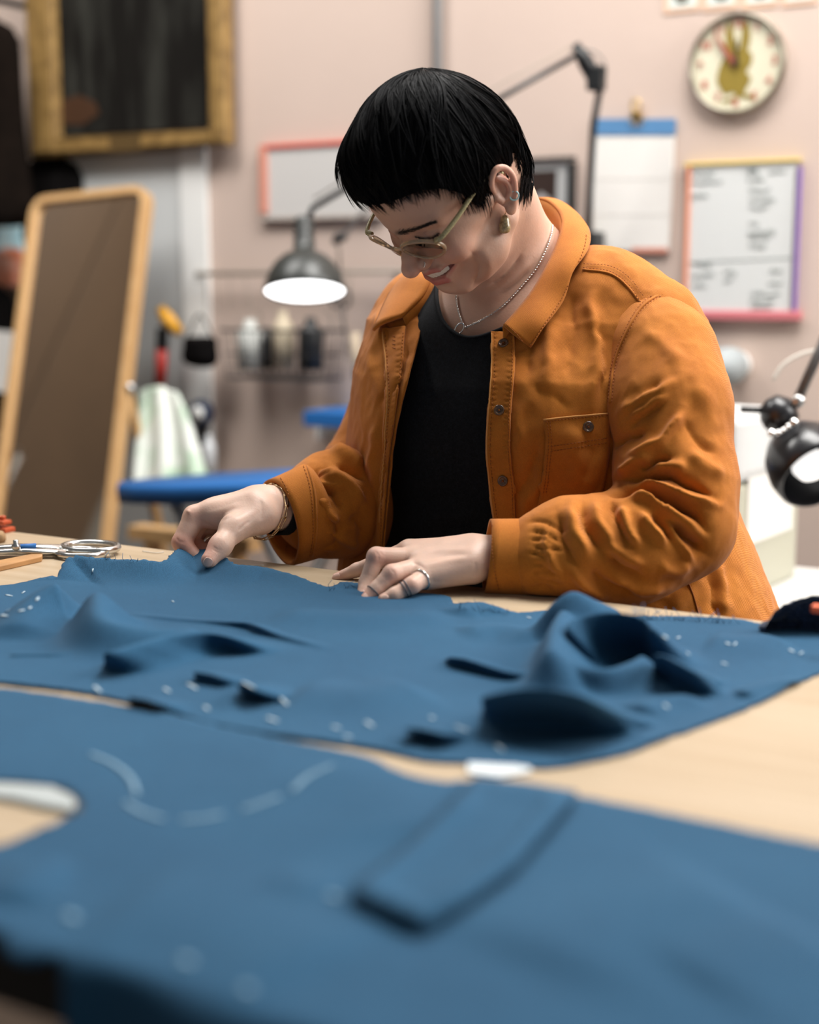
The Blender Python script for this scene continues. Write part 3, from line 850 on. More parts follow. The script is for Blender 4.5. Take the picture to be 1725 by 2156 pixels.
# ------------------------------------------------------------------ jewellery
e0, en = hit(head_tree, 1063, 441)
if e0 is None: e0 = hd(-75, 0, -30)
dr = e0 + np.array([0, -.004, -.004])
ear = MB().lathe([(0, 0), (.0030, -.0012), (.0046, -.0055), (.0058, -.0115), (.0060, -.0145), (.0048, -.0178), (.0022, -.0192), (0, -.0195)], 16, dr - ZX * .001).build('earring', mat('mottled_stone', (.62, .46, .22), .25, var=.9, vscale=260, col2=(.08, .06, .035), coat=.6), person, world_space=True)
tag(ear, 'mottled tan stone drop earring')
MB().tube([dr + ZX * .006, dr + ZX * .002 + np.array([.001, -.002, 0]), dr - ZX * .002], .0005, 6).build('earring_hook', M_gold, ear, world_space=True)
p_, n_ = hit(head_tree, 1083, 412)
if p_ is not None:
    a = [p_ + .0045 * (math.cos(t) * np.array([1, 0, 0]) + math.sin(t) * np.array([0, -.3, 1])) for t in np.linspace(0, 2 * math.pi, 17)[:-1]]
    MB().tube(a, .0009, 6, closed=True).build('ear_hoop', mat('pale_blue_enamel', (.45, .70, .72), .25), person, world_space=True)
p_, n_ = hit(head_tree, 893, 557)
if p_ is not None:
    a = [p_ +   .0028 * (math.cos(t) * np.array([.35, -.5, .1]) + math.sin(t) * np.array([0, -.2, 1])) for t in np.linspace(0, 2 * math.pi, 17)[:-1]]
    MB().tube(a, .0006, 6, closed=True).build('nose_ring', M_silver, person, world_space=True)
M_black_shoe = mat('black_leather', (.012, .011, .010), .4)
# ------------------------------------------------------------------ black top
ROWS = np.array([  # z, offset along e, offset along n, half width, half depth of the torso
    (0.70, .010, -.005, .185, .135), (0.86, .005, .0, .180, .130), (0.95, .0, .004, .172, .126), (1.04, .0, .010, .168, .125), (1.11, .0, .008, .166, .120),
    (1.17, .0, -.004, .158, .100), (1.22, .0, -.020, .130, .082), (1.27, .0, -.030, .090, .070)])
def loft(rows, grow=0.0, zlo=None, zhi=None, p=2.3):
    def f(X):
        z = np.clip(X[:, 2], rows[0, 0], rows[-1, 0])
        ce, cn, a, b_ = [np.interp(z, rows[:, 0], rows[:, k]) for k in (1, 2, 3, 4)]
        d = X - O_T; e = (d @ EX - ce) / (a + grow); n = (d @ NX - cn) / (b_ + grow)
        r = (np.abs(e) ** p + np.abs(n) ** p) ** (1 / p)
        side = (r - 1) * np.minimum(a, b_)
        zl = rows[0, 0] if zlo is None else zlo; zh = rows[-1, 0] if zhi is None else zhi
        return np.maximum(side, np.maximum(zl - X[:, 2], X[:, 2] - zh))
    return f
shirt_sd = Sdf()
shirt_sd.fn(loft(ROWS, .004), tr(0, 0, .99), .55, .02)
shirt_sd.cone(NB - ZX * .03, .046, SH_L - ZX * .02, .030, .04); shirt_sd.cone(NB - ZX * .01, .052, SH_R, .045, .05)
shirt_sd.ell(tr(-.01, .0, 1.115), (.120, .111, .156), RT, .05); shirt_sd.cone(tr(-.06, .075, 1.16), .036, tr(.06, .075, 1.16), .036, .05)
shirt_sd.cone(hd(0, 10, -50), .026, NB + NX * .030 + ZX * -.01, .040, .03)
shirt_sd.cone(tr(-.07, .075, 1.075), .052, tr(.07, .075, 1.075), .052, .05)       # bust
Vs, Fs = surface(shirt_sd, tr(0, 0, .99) - [.30, .28, .28], tr(0, 0, .99) + [.30, .28, .30], .005)
NECK = [(925, 560), (921, 600), (921, 632), (930, 668), (948, 693), (975, 708), (1003, 709), (1030, 702), (1060, 690), (1140, 600), (1185, 520), (1190, 430), (1100, 380), (940, 480)]
Vs = folds(Vs, Fs, [([(960, 1090), (1000, 1075), (1040, 1078)], 8, .0025), ([(880, 1110), (940, 1092), (1020, 1100)], 10, .003), ([(900, 1150), (960, 1128), (1030, 1125)], 10, .003),
    ([(850, 1000), (900, 1010), (960, 1000)], 14, .002), ([(840, 1060), (900, 1050), (1000, 1040)], 10, -.002)])
c = -poly_sd(proj(Vs), NECK)
c = np.where((Vs - NB) @ NX < -.02, 1.245 - Vs[:, 2], c / 2000.)
tj = (Vs - EDGE_A) @ NX; Vs = Vs - NX * (np.where(Vs[:, 2] < TZ + .004, np.maximum(tj + .010, 0), 0))[:, None]
shirt_tree = bvh(Vs, tri(Fs))
c_shirt = c
def wrinkle(V, Fq, amp, sc=(26., 26., 17.), seed=0.0):
    n = vnormals(V, Fq)
    h = np.array([mnoise.fractal(Vector((p[0] * sc[0] + seed, p[1] * sc[1], p[2] * sc[2])), 1.0, 2.1, 3) for p in V])
    return V + n * (amp * (1 - 2.2 * np.abs(h)))[:, None]
# ------------------------------------------------------------------ overshirt body
JR = np.array([
    (0.74, .030, -.010, .285, .190), (0.86, .025, -.006, .268, .178), (0.95, .015, .0, .240, .165), (1.04, .0, .008, .215, .158), (1.12, .0, .008, .205, .146),
    (1.18, .0, -.004, .190, .122), (1.222, .0, -.020, .125, .095), (1.245, .0, -.030, .075, .075)])
jack = Sdf()
jack.fn(loft(JR, .0, p=2.2), tr(0, 0, 1.0), .60, .03)
jack.cone(NB - ZX * .040, .058, P(1270, 652, 1.585), .059, .035); jack.cone(P(1270, 652, 1.585), .059, P(1374, 692, 1.548), .0545, .035)
jack.cone(NB - ZX * .030, .058, P(893, 662, 1.73), .055, .05)
jack.cone(tr(-.08, .090, 1.075), .050, tr(.08, .090, 1.075), .050, .06)
jack.cone(tr(-.115, .05, 1.12), .045, tr(-.10, .07, 1.0), .050, .06)
Vj, Fj = surface(jack, tr(0, 0, 1.0) - [.36, .33, .20], tr(0, 0, 1.0) + [.36, .33, .30], .0034)
PL_R = [(925, 596), (905, 640), (884, 700), (868, 760), (850, 830), (836, 890), (826, 950), (820, 1020), (813, 1090), (806, 1170), (803, 1240)]      # edge on the picture's left
PL_L = [(1050, 690), (1036, 702), (1036, 770), (1030, 860), (1026, 950), (1033, 1030), (1042, 1100), (1046, 1240)]
opening = PL_R + PL_L[::-1] + [(1062, 688), (1120, 620), (1170, 520), (1185, 465), (1150, 425), (1100, 400), (960, 480)]
BODY_FOLDS = [
    ([(1102, 640), (1110, 720), (1105, 800)], 12, -.004), ([(1140, 610), (1160, 720), (1150, 830)], 16, .005), ([(1190, 600), (1205, 700), (1195, 820)], 14, -.004),
    ([(1240, 600), (1258, 720), (1250, 850)], 16, .006), ([(1262, 650), (1272, 760), (1268, 860)], 10, -.005),
    ([(1075, 1060), (1110, 1000), (1135, 930)], 12, -.005), ([(1100, 1090), (1130, 1040), (1150, 985)], 12, .005),
    ([(1180, 900), (1215, 960), (1200, 1040)], 16, .005), ([(1262, 940), (1245, 1000), (1225, 1040)], 12, .005),
    ([(1120, 790), (1150, 835), (1205, 850)], 14, -.003), ([(1100, 830), (1090, 900), (1100, 960)], 14, .003),
    ([(1150, 1285), (1180, 1268), (1290, 1280)], 10, .004), ([(1330, 1300), (1370, 1262), (1420, 1245)], 9, .005), ([(1310, 1290), (1340, 1270), (1390, 1255)], 6, -.004), ([(1420, 1300), (1440, 1250), (1480, 1210)], 14, .006),
    ([(1500, 1180), (1520, 1240), (1535, 1300)], 12, .005), ([(1485, 1195), (1500, 1250), (1515, 1310)], 9, -.004),
    ([(800, 640), (790, 720), (775, 800)], 10, .004), ([(822, 650), (812, 740), (805, 830), (800, 900)], 9, -.003), ([(790, 880), (786, 960), (782, 1040)], 8, .004), ([(812, 900), (808, 1000), (800, 1100)], 7, -.003),
    ([(860, 720), (845, 780), (832, 850)], 8, -.003),
]
Vj = folds(Vj, Fj, BODY_FOLDS, 5.0); Vj = wrinkle(Vj, Fj, .0012)
jt0 = bvh(Vj, tri(Fj))
pj = proj(Vj); front = (Vj - O_T) @ NX > -.03
c = np.where(front, -poly_sd(pj, opening) / 2000., .05)
up_ = (Vj - NB); rad = np.linalg.norm(up_ - np.outer(up_ @ ZX, ZX), axis=1)
c = np.minimum(c, np.where(Vj[:, 2] > NB[2] - .01, rad - .064, .05))
c = np.minimum(c, Vj[:, 2] - .86)                      # hem
tj = (Vj - EDGE_A) @ NX; low = Vj[:, 2] < TZ + .004
Vj = Vj - NX * (np.where(low, np.maximum(tj + .004, 0), 0))[:, None]      # hangs behind the table edge
Vj2, Fj2 = clip_mesh(Vj, Fj, c)
jacket = pobj('jacket', Vj2, Fj2, M_jack, solid=.0022)
dj = sd_eval(jack.ops, Vs); inopen = (poly_sd(proj(Vs), opening) > -14) & ((Vs - O_T) @ NX > -.03)
c = np.where(inopen, c_shirt, np.minimum(c_shirt, -dj - .007))
Vs2, Fs2 = clip_mesh(Vs, Fs, c)
shirt = pobj('shirt', Vs2, Fs2, M_shirt, solid=.0015)
nb_, _ = hits(shirt_tree, catmull(NECK[1:9], 6), 5, .0008)
MB().tube(nb_, .0022, 6, flat=.5).build('neckband', M_shirt, shirt, world_space=True)
# dark sleeve ends that show at the wrists
MB().tube([P(640, 1074, 1.585), P(580, 1073, 1.549)], [.0285, .0285], 20, cap=False).build('shirt_cuff', M_shirt, shirt, world_space=True, solid=.002)

tag(jacket, 'orange cotton twill overshirt worn open')
jt = bvh(Vj2, Fj2)

# ------------------------------------------------------------------ trousers and shoes behind the table
tr_sd = Sdf(); tr_sd.cone(tr(-.07, -.01, .86), .115, tr(.07, -.01, .86), .115, .04)
for k in (-1, 1):
    tr_sd.cone(tr(k * .085, -.01, .82), .105, tr(k * .095, .0, .46), .070, .03); tr_sd.cone(tr(k * .095, .0, .46), .070, tr(k * .10, -.02, .09), .055, .03)
Vt, Ft = surface(tr_sd, tr(0, 0, .5) - [.32, .28, .47], tr(0, 0, .5) + [.32, .28, .50], .011)
pobj('trousers', Vt, Ft, mat('black_denim', (.010, .011, .014), .85), person)
for k in (-1, 1):
    so = Sdf(); so.cone(tr(k * .10, -.03, .05), .042, tr(k * .105, .12, .036), .036, .02); so.ell(tr(k * .10, .04, .012), (.048, .13, .018), RT, .01)
    Vt, Ft = surface(so, tr(k * .10, .04, .05) - [.2, .2, .07], tr(k * .10, .04, .05) + [.2, .2, .08], .007); Vt[:, 2] = np.maximum(Vt[:, 2], .002)
    pobj('shoe', Vt, Ft, M_black_shoe, person)
# ------------------------------------------------------------------ sleeves
sl = Sdf()                                              # wearer's left, at the picture's right
sl.cone(P(1362, 705, 1.545), .052, P(1390, 756, 1.515), .0545, .03)
sl.cone(P(1390, 756, 1.515), .0545, P(1408, 860, 1.475), .0590, .03)
sl.cone(P(1408, 860, 1.475), .0590, P(1424, 1020, 1.435), .0560, .03)
sl.cone(P(1424, 1020, 1.435), .0560, P(1428, 1105, 1.412), .0530, .03)
sl.cone(P(1428, 1105, 1.412), .0530, P(1330, 1150, 1.398), .0540, .02)
sl.cone(P(1330, 1150, 1.398), .0540, P(1205, 1160, 1.392), .0520, .02)
sl.cone(P(1205, 1160, 1.392), .0520, P(1150, 1174, 1.392), .0470, .012)
sl.cone(P(1150, 1174, 1.392), .0470, P(1122, 1181, 1.393), .0360, .006)
Vl, Fl = surface(sl, P(1120, 1290, 1.40) - [.04, .12, .03], P(1530, 600, 1.52) + [.06, .10, .06], .0026)
SL = [  # drag lines of the upper arm, deep elbow folds, forearm folds
    ([(1300, 876), (1340, 842), (1400, 815), (1432, 800)], 9, .0040), ([(1312, 860), (1350, 832), (1400, 803)], 7, -.0030),
    ([(1322, 884), (1362, 856), (1412, 826)], 8, .0038), ([(1318, 900), (1352, 876), (1400, 850)], 7, -.0035),
    ([(1288, 945), (1315, 921), (1358, 909)], 9, -.0075), ([(1322, 967), (1365, 945), (1400, 925), (1425, 890), (1438, 855)], 9, .0075),
    ([(1300, 1000), (1340, 975), (1372, 957)], 8, .0060), ([(1338, 990), (1376, 968), (1416, 961)], 7, -.0085), ([(1372, 985), (1410, 980), (1450, 985)], 12, .0050),
    ([(1305, 1008), (1335, 1004), (1380, 1000), (1421, 1005), (1465, 1025), (1508, 1045)], 8, -.0115),
    ([(1322, 1016), (1370, 1018), (1402, 1027), (1440, 1045), (1490, 1060), (1516, 1066)], 8, .0080),
    ([(1272, 1036), (1320, 1033), (1352, 1030), (1392, 1046), (1432, 1067), (1470, 1092), (1488, 1118)], 8, -.0165),
    ([(1308, 1038), (1345, 1046), (1386, 1058), (1422, 1082), (1456, 1110), (1482, 1132)], 9, .0095),
    ([(1376, 1050), (1392, 1058), (1408, 1068)], 5, -.0060), ([(1418, 1092), (1440, 1120), (1462, 1142), (1490, 1168)], 11, -.0120), ([(1400, 1090), (1425, 1130), (1450, 1165), (1462, 1190)], 9, .0050),
    ([(1370, 1076), (1396, 1100), (1416, 1142)], 8, -.0075), ([(1340, 1080), (1372, 1112), (1402, 1154)], 10, .0065), ([(1306, 1060), (1318, 1108), (1350, 1152)], 9, .0060), ([(1285, 1048), (1300, 1095), (1330, 1150)], 8, -.0055),
    ([(1250, 1050), (1262, 1100), (1300, 1148)], 12, .0045), ([(1225, 1055), (1235, 1110), (1265, 1165)], 8, -.0050), ([(1200, 1062), (1208, 1115), (1240, 1180)], 11, .0050), ([(1172, 1078), (1184, 1130), (1215, 1195)], 8, -.0055),
    ([(1275, 1165), (1318, 1198), (1362, 1226)], 11, -.0065), ([(1270, 1140), (1312, 1165), (1360, 1195)], 11, .0045), ([(1280, 1215), (1340, 1240), (1405, 1236)], 9, .0045), ([(1240, 1195), (1285, 1232), (1340, 1256)], 9, -.0050), ([(1195, 1195), (1240, 1235), (1290, 1256)], 9, .0045),
    ([(1150, 1110), (1158, 1165), (1190, 1228)], 8, .0040), ([(1380, 1190), (1420, 1200), (1460, 1190)], 12, .0040),
    ([(1350, 690), (1390, 720), (1440, 770)], 18, .0025), ([(1460, 800), (1490, 860), (1505, 920)], 18, .0025), ([(1440, 880), (1470, 930), (1512, 960)], 12, -.0035), ([(1450, 950), (1490, 985), (1525, 1000)], 14, .0040),
]
for i in range(9):                                      # gathers at the cuff
    y = 1098 + i * 18 + rng.uniform(-5, 5); SL.append(([(1112, y), (1126, y + rng.uniform(-2, 3)), (1145, y + rng.uniform(-3, 8)), (1185 + rng.uniform(-20, 30), y + rng.uniform(0, 24))], 3.6, -.0022))
Vl = folds(Vl, Fl, SL, 2.0, 1.40); Vl = wrinkle(Vl, Fl, .0009, seed=3.)
lowl = (Vl[:, 2] < TZ + .002) & ((Vl - EDGE_A) @ NX > -.006); Vl[lowl, 2] = TZ + .002
sleeve_l = pobj('sleeve', Vl, Fl, M_jack, jacket)
slt = bvh(Vl, tri(Fl))
sr = Sdf()                                              # wearer's right
sr.cone(P(893, 668, 1.735), .054, P(872, 735, 1.745), .056, .03)
sr.cone(P(872, 735, 1.745), .056, P(850, 880, 1.745), .061, .03)
sr.cone(P(850, 880, 1.745), .061, P(806, 1005, 1.715), .067, .03)
sr.cone(P(806, 1005, 1.715), .067, P(765, 1055, 1.69), .066, .03)
sr.cone(P(765, 1055, 1.68), .066, P(700, 1064, 1.61), .060, .02)
sr.cone(P(700, 1064, 1.61), .060, P(676, 1072, 1.592), .053, .01)
sr.cone(P(676, 1072, 1.592), .053, P(658, 1077, 1.582), .040, .006)
Vr, Fr = surface(sr, P(640, 1220, 1.62) - [.04, .10, .02], P(930, 590, 1.74) + [.06, .12, .06], .0028)
SR = [([(690, 945), (730, 955), (775, 985)], 10, .008), ([(700, 975), (740, 985), (775, 1010)], 8, -.008), ([(660, 985), (700, 1000), (740, 1030), (765, 1070)], 10, .008),
    ([(670, 1020), (700, 1040), (730, 1075)], 8, -.007), ([(665, 1060), (690, 1070), (715, 1100)], 7, .006), ([(672, 1090), (695, 1100), (720, 1130)], 7, -.006), ([(740, 930), (760, 945), (780, 950)], 8, -.007), ([(745, 900), (765, 915), (785, 920)], 8, .006),
    ([(735, 1080), (760, 1100), (770, 1140)], 12, -.006), ([(705, 1120), (730, 1140), (760, 1150)], 9, .005), ([(780, 700), (770, 780), (760, 850)], 12, .004), ([(800, 690), (790, 780), (780, 860)], 10, -.004), ([(655, 1000), (672, 985), (690, 980)], 6, -.004)]
for i in range(10):
    y = 1000 + i * 17; SR.append(([(648 + i * 1.2, y), (664, y + rng.uniform(-3, 3)), (684, y + rng.uniform(-4, 6)), (712 + rng.uniform(-10, 16), y + rng.uniform(-4, 12))], 5.5, .0026 if i % 2 else -.0036))
Vr = folds(Vr, Fr, SR, 3.0, 1.30); Vr = wrinkle(Vr, Fr, .0010, seed=7.)
sleeve_r = pobj('sleeve', Vr, Fr, M_jack, jacket)
srt = bvh(Vr, tri(Fr))

# ------------------------------------------------------------------ collar
def ribbon(A, B, nu=8, bulge=0.0, ref=None):
    """surface between two rails; bulges towards ref"""
    A = np.asarray(A); B = np.asarray(B); V = []; Fq = []
    for i in range(len(A)):
        nrm = np.zeros(3)
        if ref is not None:
            nrm = (A[i] + B[i]) / 2 - ref; nrm /= np.linalg.norm(nrm)
        for k in range(nu + 1):
            t = k / nu; V.append(A[i] * (1 - t) + B[i] * t + nrm * bulge * math.sin(math.pi * t))
    for i in range(len(A) - 1):
        for k in range(nu):
            a = i * (nu + 1) + k; Fq.append((a, a + 1, a + nu + 2, a + nu + 1))
    return np.array(V), Fq
def onjack(px, py, lift, dflt):
    p, n = hit(jt0, px, py, lift)
    return p if p is not None else P(px, py, dflt)
roll = [P(1060, 686, 1.508), P(1088, 655, 1.520), P(1122, 612, 1.535), P(1152, 560, 1.552), P(1174, 512, 1.575), P(1184, 470, 1.605), P(1172, 440, 1.65), P(1140, 420, 1.695), P(1090, 428, 1.735), P(1030, 455, 1.755), P(985, 500, 1.745), P(948, 556, 1.70), onjack(926, 594, .012, 1.64), onjack(904, 638, .012, 1.62), onjack(856, 676, .008, 1.6)]
out_ = [onjack(1116, 737, .004, 1.49), onjack(1150, 695, .006, 1.5), onjack(1184, 645, .008, 1.5), onjack(1214, 585, .010, 1.52), P(1236, 530, 1.555), P(1241, 492, 1.60), P(1222, 462, 1.665), P(1178, 440, 1.74), P(1095, 455, 1.80), P(1015, 485, 1.825), P(945, 525, 1.81), P(893, 560, 1.77), onjack(864, 588, .008, 1.71), onjack(828, 632, .008, 1.66), onjack(794, 702, .006, 1.61)]
A = catmull(roll, 5); B = catmull(out_, 5)
cV, cF = ribbon(A, B, 10, .006, NB - ZX * .05)
collar = pobj('collar', cV, cF, M_jack, jacket, solid=.0035, offset=0)
st_ = [NB + (p - NB) * np.array([.97, .97, 1]) for p in A]
sV, sF = ribbon(A - ZX * .001, np.array([a - ZX * .034 + (NB + ZX * -.02 - a) * .10 for a in A]), 4)
pobj('collar_stand', sV, sF, M_jack, jacket, solid=.002, offset=0)
coll_tree = bvh(cV, cF)

# ------------------------------------------------------------------ cuffs
def cuff(c0, r0, c1, r1, up, flat, name='cuff', n=40):
    """band round the wrist from c0 (hand side) to c1"""
    ax = c1 - c0; ln_ = np.linalg.norm(ax); ax /= ln_
    u = up - ax * (up @ ax); u /= np.linalg.norm(u); w = np.cross(ax, u); V = []; Fq = []
    rows = 7
    for i in range(rows):
        t = i / (rows - 1); c_ = c0 + ax * ln_ * t; r_ = r0 + (r1 - r0) * t
        for k in range(n):
            a = 2 * math.pi * k / n
            V.append(c_ + r_ * ((1 + .03 * math.sin(3 * a + 2 * t)) * math.cos(a) * u + flat * math.sin(a) * w))
    for i in range(rows - 1):
        for k in range(n): Fq.append((i * n + k, i * n + (k + 1) % n, (i + 1) * n + (k + 1) % n, (i + 1) * n + k))
    return pobj(name, V, Fq, M_jack, jacket, solid=.0045, offset=0), np.array(V), Fq
cl, clV, clF = cuff(P(1026, 1171, 1.392), .0355, P(1124, 1180, 1.393), .0385, ZX, .95)
cr, crV, crF = cuff(P(589, 1099, 1.562), .0485, P(660, 1077, 1.584), .0520, ZX + EX * .25, .90)
clt = bvh(clV, clF); crt = bvh(crV, crF)

# ------------------------------------------------------------------ plackets, pocket, buttons, seams
def strip(tree, inner, outer, lift, name, n=60, parent=jacket, nu=6, solid=.002, pucker=None):
    a = resample(catmull(inner, 6), 1.0); b_ = resample(catmull(outer, 6), 1.0); A = []; B = []
    V = []; ok = True
    for i in range(n):
        t = i / (n - 1); pa = a[int(t * (len(a) - 1))]; pb = b_[int(t * (len(b_) - 1))]
        row = []
        for k in range(nu + 1):
            q = pa + (pb - pa) * k / nu
            p, nn = hit(tree, q[0], q[1], lift)
            row.append(p)
        V.append(row)
    rows = []
    for r in V:
        g = [k for k in range(nu + 1) if r[k] is not None]
        if len(g) < 3: continue
        rows.append([r[min(g, key=lambda q: abs(q - k))] for k in range(nu + 1)])
    m_ = len(rows); W = np.array(rows)
    if pucker:
        for i in range(m_):
            for k in pucker: W[i, k] += (C0 - W[i, k]) / np.linalg.norm(C0 - W[i, k]) * .0007 * math.sin(i * 2 * math.pi / 5.5 + k)
    W = W.reshape(-1, 3)
    Fq = [(i * (nu + 1) + k, i * (nu + 1) + k + 1, (i + 1) * (nu + 1) + k + 1, (i + 1) * (nu + 1) + k) for i in range(m_ - 1) for k in range(nu)]
    return pobj(name, W, Fq, M_jack, parent, solid=solid, offset=0), W, Fq
pl_l, W1, F1 = strip(jt0, PL_L[1:7] + [(1045, 1180)], [(1084, 704), (1086, 770), (1080, 860), (1078, 950), (1085, 1030), (1088, 1100), (1090, 1180)], .0032, 'placket', n=230, nu=10, pucker=(2, 8))
pl_r, W2, F2 = strip(jt0, [(857, 690), (850, 760), (842, 830), (832, 900), (824, 960), (818, 1030), (812, 1100), (805, 1180)], [(805, 694), (812, 760), (816, 830), (812, 900), (808, 960), (802, 1030), (799, 1100), (797, 1180)], .0032, 'placket', n=230, nu=10, pucker=(2, 8))
pt1 = bvh(W1, F1); pt2 = bvh(W2, F2)
pocket_poly_t = [(1146, 883), (1210, 876), (1280, 870)]; pocket_poly_b = [(1134, 1062), (1190, 1056), (1250, 1040)]
pk, W3, F3 = strip(jt0, [(1146, 883), (1150, 930), (1146, 980), (1138, 1020), (1134, 1062)], [(1280, 870), (1281, 930), (1278, 980), (1272, 1020), (1266, 1050)], .0030, 'pocket', n=40, nu=16)
pkt = bvh(W3, F3)
# stitching: short raised threads
def stitches(lines, name, tree_fn, m=M_threadd, step=7.0, dash=.62, r=.00036, lift=.0012):
    mb = MB()
    for ln_ in lines:
        pl = resample(catmull(ln_, 8) if len(ln_) > 2 else np.array(ln_, float), step)
        for i in range(len(pl) - 1):
            a = hit(tree_fn, pl[i][0], pl[i][1], lift)[0]; q = pl[i] + (pl[i + 1] - pl[i]) * dash
            b_ = hit(tree_fn, q[0], q[1], lift)[0]
            if a is None or b_ is None or np.linalg.norm(a - b_) > .012: continue
            mb.tube([a, (a + b_) / 2 + (C0 - a) / np.linalg.norm(C0 - a) * r, b_], r, 4)
    if mb.v:
        o = mb.build(name, m, jacket, world_space=True); o['kind'] = 'stuff'; return o
def shift(l, dx, dy=0): return [(x + dx, y + dy) for x, y in l]
stitches([shift(PL_L[1:7], 7), shift([(1084, 712), (1086, 770), (1080, 860), (1078, 950), (1085, 1030), (1088, 1095)], -6)], 'placket_stitching', pt1)
stitches([shift([(805, 700), (812, 760), (816, 830), (812, 900), (808, 960), (802, 1030), (799, 1100), (797, 1160)], 5), [(850, 700), (845, 760), (838, 830), (828, 900), (820, 960), (814, 1030), (808, 1100), (803, 1160)]], 'placket_stitching', pt2)
stitches([shift(pocket_poly_t, 2, 5), [(1153, 888), (1156, 930), (1152, 980), (1144, 1040)], [(1160, 940), (1215, 932), (1280, 922)], [(1160, 950), (1215, 942), (1280, 932)], [(1159, 888), (1162, 930), (1158, 980), (1150, 1040)]], 'pocket_stitching', pkt)
stitches([[(1063, 682), (1090, 706), (1112, 727), (1140, 694), (1176, 640), (1206, 582), (1228, 528), (1233, 494)], [(804, 695), (850, 676), (896, 640), (918, 606)]], 'collar_stitching', coll_tree, lift=.0021)
stitches([[(1036, 1108), (1036, 1160), (1044, 1210), (1052, 1240)], [(1108, 1102), (1110, 1160), (1118, 1220), (1126, 1256)], [(1116, 1102), (1118, 1160), (1125, 1220), (1132, 1256)]], 'cuff_stitching', clt, lift=.0027)
stitches([[(592, 1010), (606, 1040), (611, 1080), (610, 1120), (600, 1165)], [(640, 985), (652, 1030), (657, 1080), (657, 1130), (650, 1170)]], 'cuff_stitching', crt, lift=.0027)
stitches([[(1228, 565), (1283, 572), (1320, 596), (1352, 640)], [(1230, 557), (1286, 562), (1327, 588), (1360, 632)]], 'yoke_stitching', jt0, lift=.0014)
stitches([[(1436, 604), (1400, 620), (1360, 646), (1330, 690), (1300, 764), (1290, 850)], [(1430, 596), (1394, 612), (1352, 640), (1322, 686), (1291, 764), (1282, 850)]], 'armhole_stitching', slt, lift=.0012)
# seam ropes
def rope(line, tree, r, name, lift=.0004, m=M_jack):
    p, n = hits(tree, catmull(line, 6), 6, lift)
    if len(p) > 3: MB().tube(p, r, 6).build(name, m, jacket, world_space=True)
M_worn = mat('worn_edge', (0.62, 0.28, 0.075), .85)
rope(PL_L[1:7], pt1, .0008, 'placket_edge', .0008, M_worn); rope([(806, 700), (813, 760), (817, 830), (813, 900), (809, 960), (803, 1030), (800, 1100)], pt2, .0008, 'placket_edge', .0008, M_worn)
rope([(1146, 884), (1180, 880), (1210, 877), (1279, 871)], pkt, .0010, 'pocket_edge', .0008, M_worn)
rope([(1116, 1102), (1119, 1140), (1122, 1180), (1128, 1220), (1134, 1252)], clt, .0016, 'cuff_seam', .002); rope([(648, 985), (660, 1030), (664, 1080), (663, 1130), (656, 1168)], crt, .0016, 'cuff_seam', .002)
rope([(1228, 568), (1283, 576), (1318, 600), (1354, 644)], jt0, .0013, 'yoke_seam')
rope([(1436, 600), (1398, 616), (1356, 643), (1326, 688), (1295, 764), (1285, 850)], slt, .0015, 'armhole_seam')
rope([(1450, 1226), (1462, 1262), (1476, 1310)], jt0, .0010, 'side_seam', m=M_threadd)
# buttons
M_btn = mat('tortoise_button', (.045, .022, .012), .22, var=.8, vscale=220, col2=(.16, .075, .03), coat=.5)
def button(px, py, tree, name='button'):
    p, n = hit(tree, px, py, .0005)
    if p is None: return
    n = n / np.linalg.norm(n)
    b_ = MB().lathe([(0, .0010), (.0026, .0010), (.0036, .0016), (.0046, .0024), (.0055, .0022), (.0058, .0012), (.0054, 0)], 20, p, n).build(name, M_btn, jacket, world_space=True)
    u = np.cross(n, ZX); u /= np.linalg.norm(u); w = np.cross(n, u)
    th = MB()
    for a in (-1, 1): th.tube([p + n * .0011 + (u * a + w) * .0013, p + n * .0018, p + n * .0011 - (u * a + w) * .0013], .0004, 5)
    th.build('thread', M_threadd, b_, world_space=True)
for px, py, t_ in ((1061, 724, pt1), (1052, 864, pt1), (1060, 1012, pt1), (1239, 899, pkt)): button(px, py, t_)
bh = MB()
for y in (708, 716, 724, 732):
    a = hit(pt2, 828, y, .0008)[0]; b_ = hit(pt2, 834, y + 3, .0008)[0]
    if a is not None and b_ is not None: bh.tube([a, b_], .0007, 4)
if bh.v: bh.build('buttonhole', M_threadd, jacket, world_space=True)
# ------------------------------------------------------------------ necklace, bracelet, rings
def chain_obj(name, pts, m, r=.0011, twist=2.2, parent=person, tube_r=.00055):
    mb = MB(); pts = resample(pts, .0012); T, U, B = frames(pts)
    for s in (0, math.pi):
        q = [pts[i] + r * .7 * (math.cos(i * twist * .5 + s) * U[i] + math.sin(i * twist * .5 + s) * B[i]) for i in range(len(pts))]
        mb.tube(q, tube_r, 5)
    return mb.build(name, m, parent, world_space=True)
body_tree = bvh(Vall, Fall)
nl_a, _ = hits(body_tree, catmull([(1158, 452), (1162, 480), (1150, 520), (1128, 565), (1100, 602), (1060, 645), (1020, 672), (982, 690)], 6), 6, .0016)
nl_b, _ = hits(body_tree, catmull([(963, 622), (966, 650), (974, 676), (982, 690)], 6), 6, .0016)
nk = chain_obj('necklace', nl_a, M_silver)
tag(nk, 'fine silver rope chain necklace with an open ring pendant')
if len(nl_b) > 3: chain_obj('chain', nl_b, M_silver, parent=nk)
p_, n_ = hit(body_tree, 973, 694, .006)
if p_ is not None:
    a = [p_ + .0050 * math.cos(t) * np.array([1, 0, .3]) + .0062 * math.sin(t) * np.array([.25, -.1, 1]) for t in np.linspace(0, 2 * math.pi, 25)[:-1]]
    MB().tube(a, .0008, 6, closed=True).build('pendant', M_silver, nk, world_space=True)
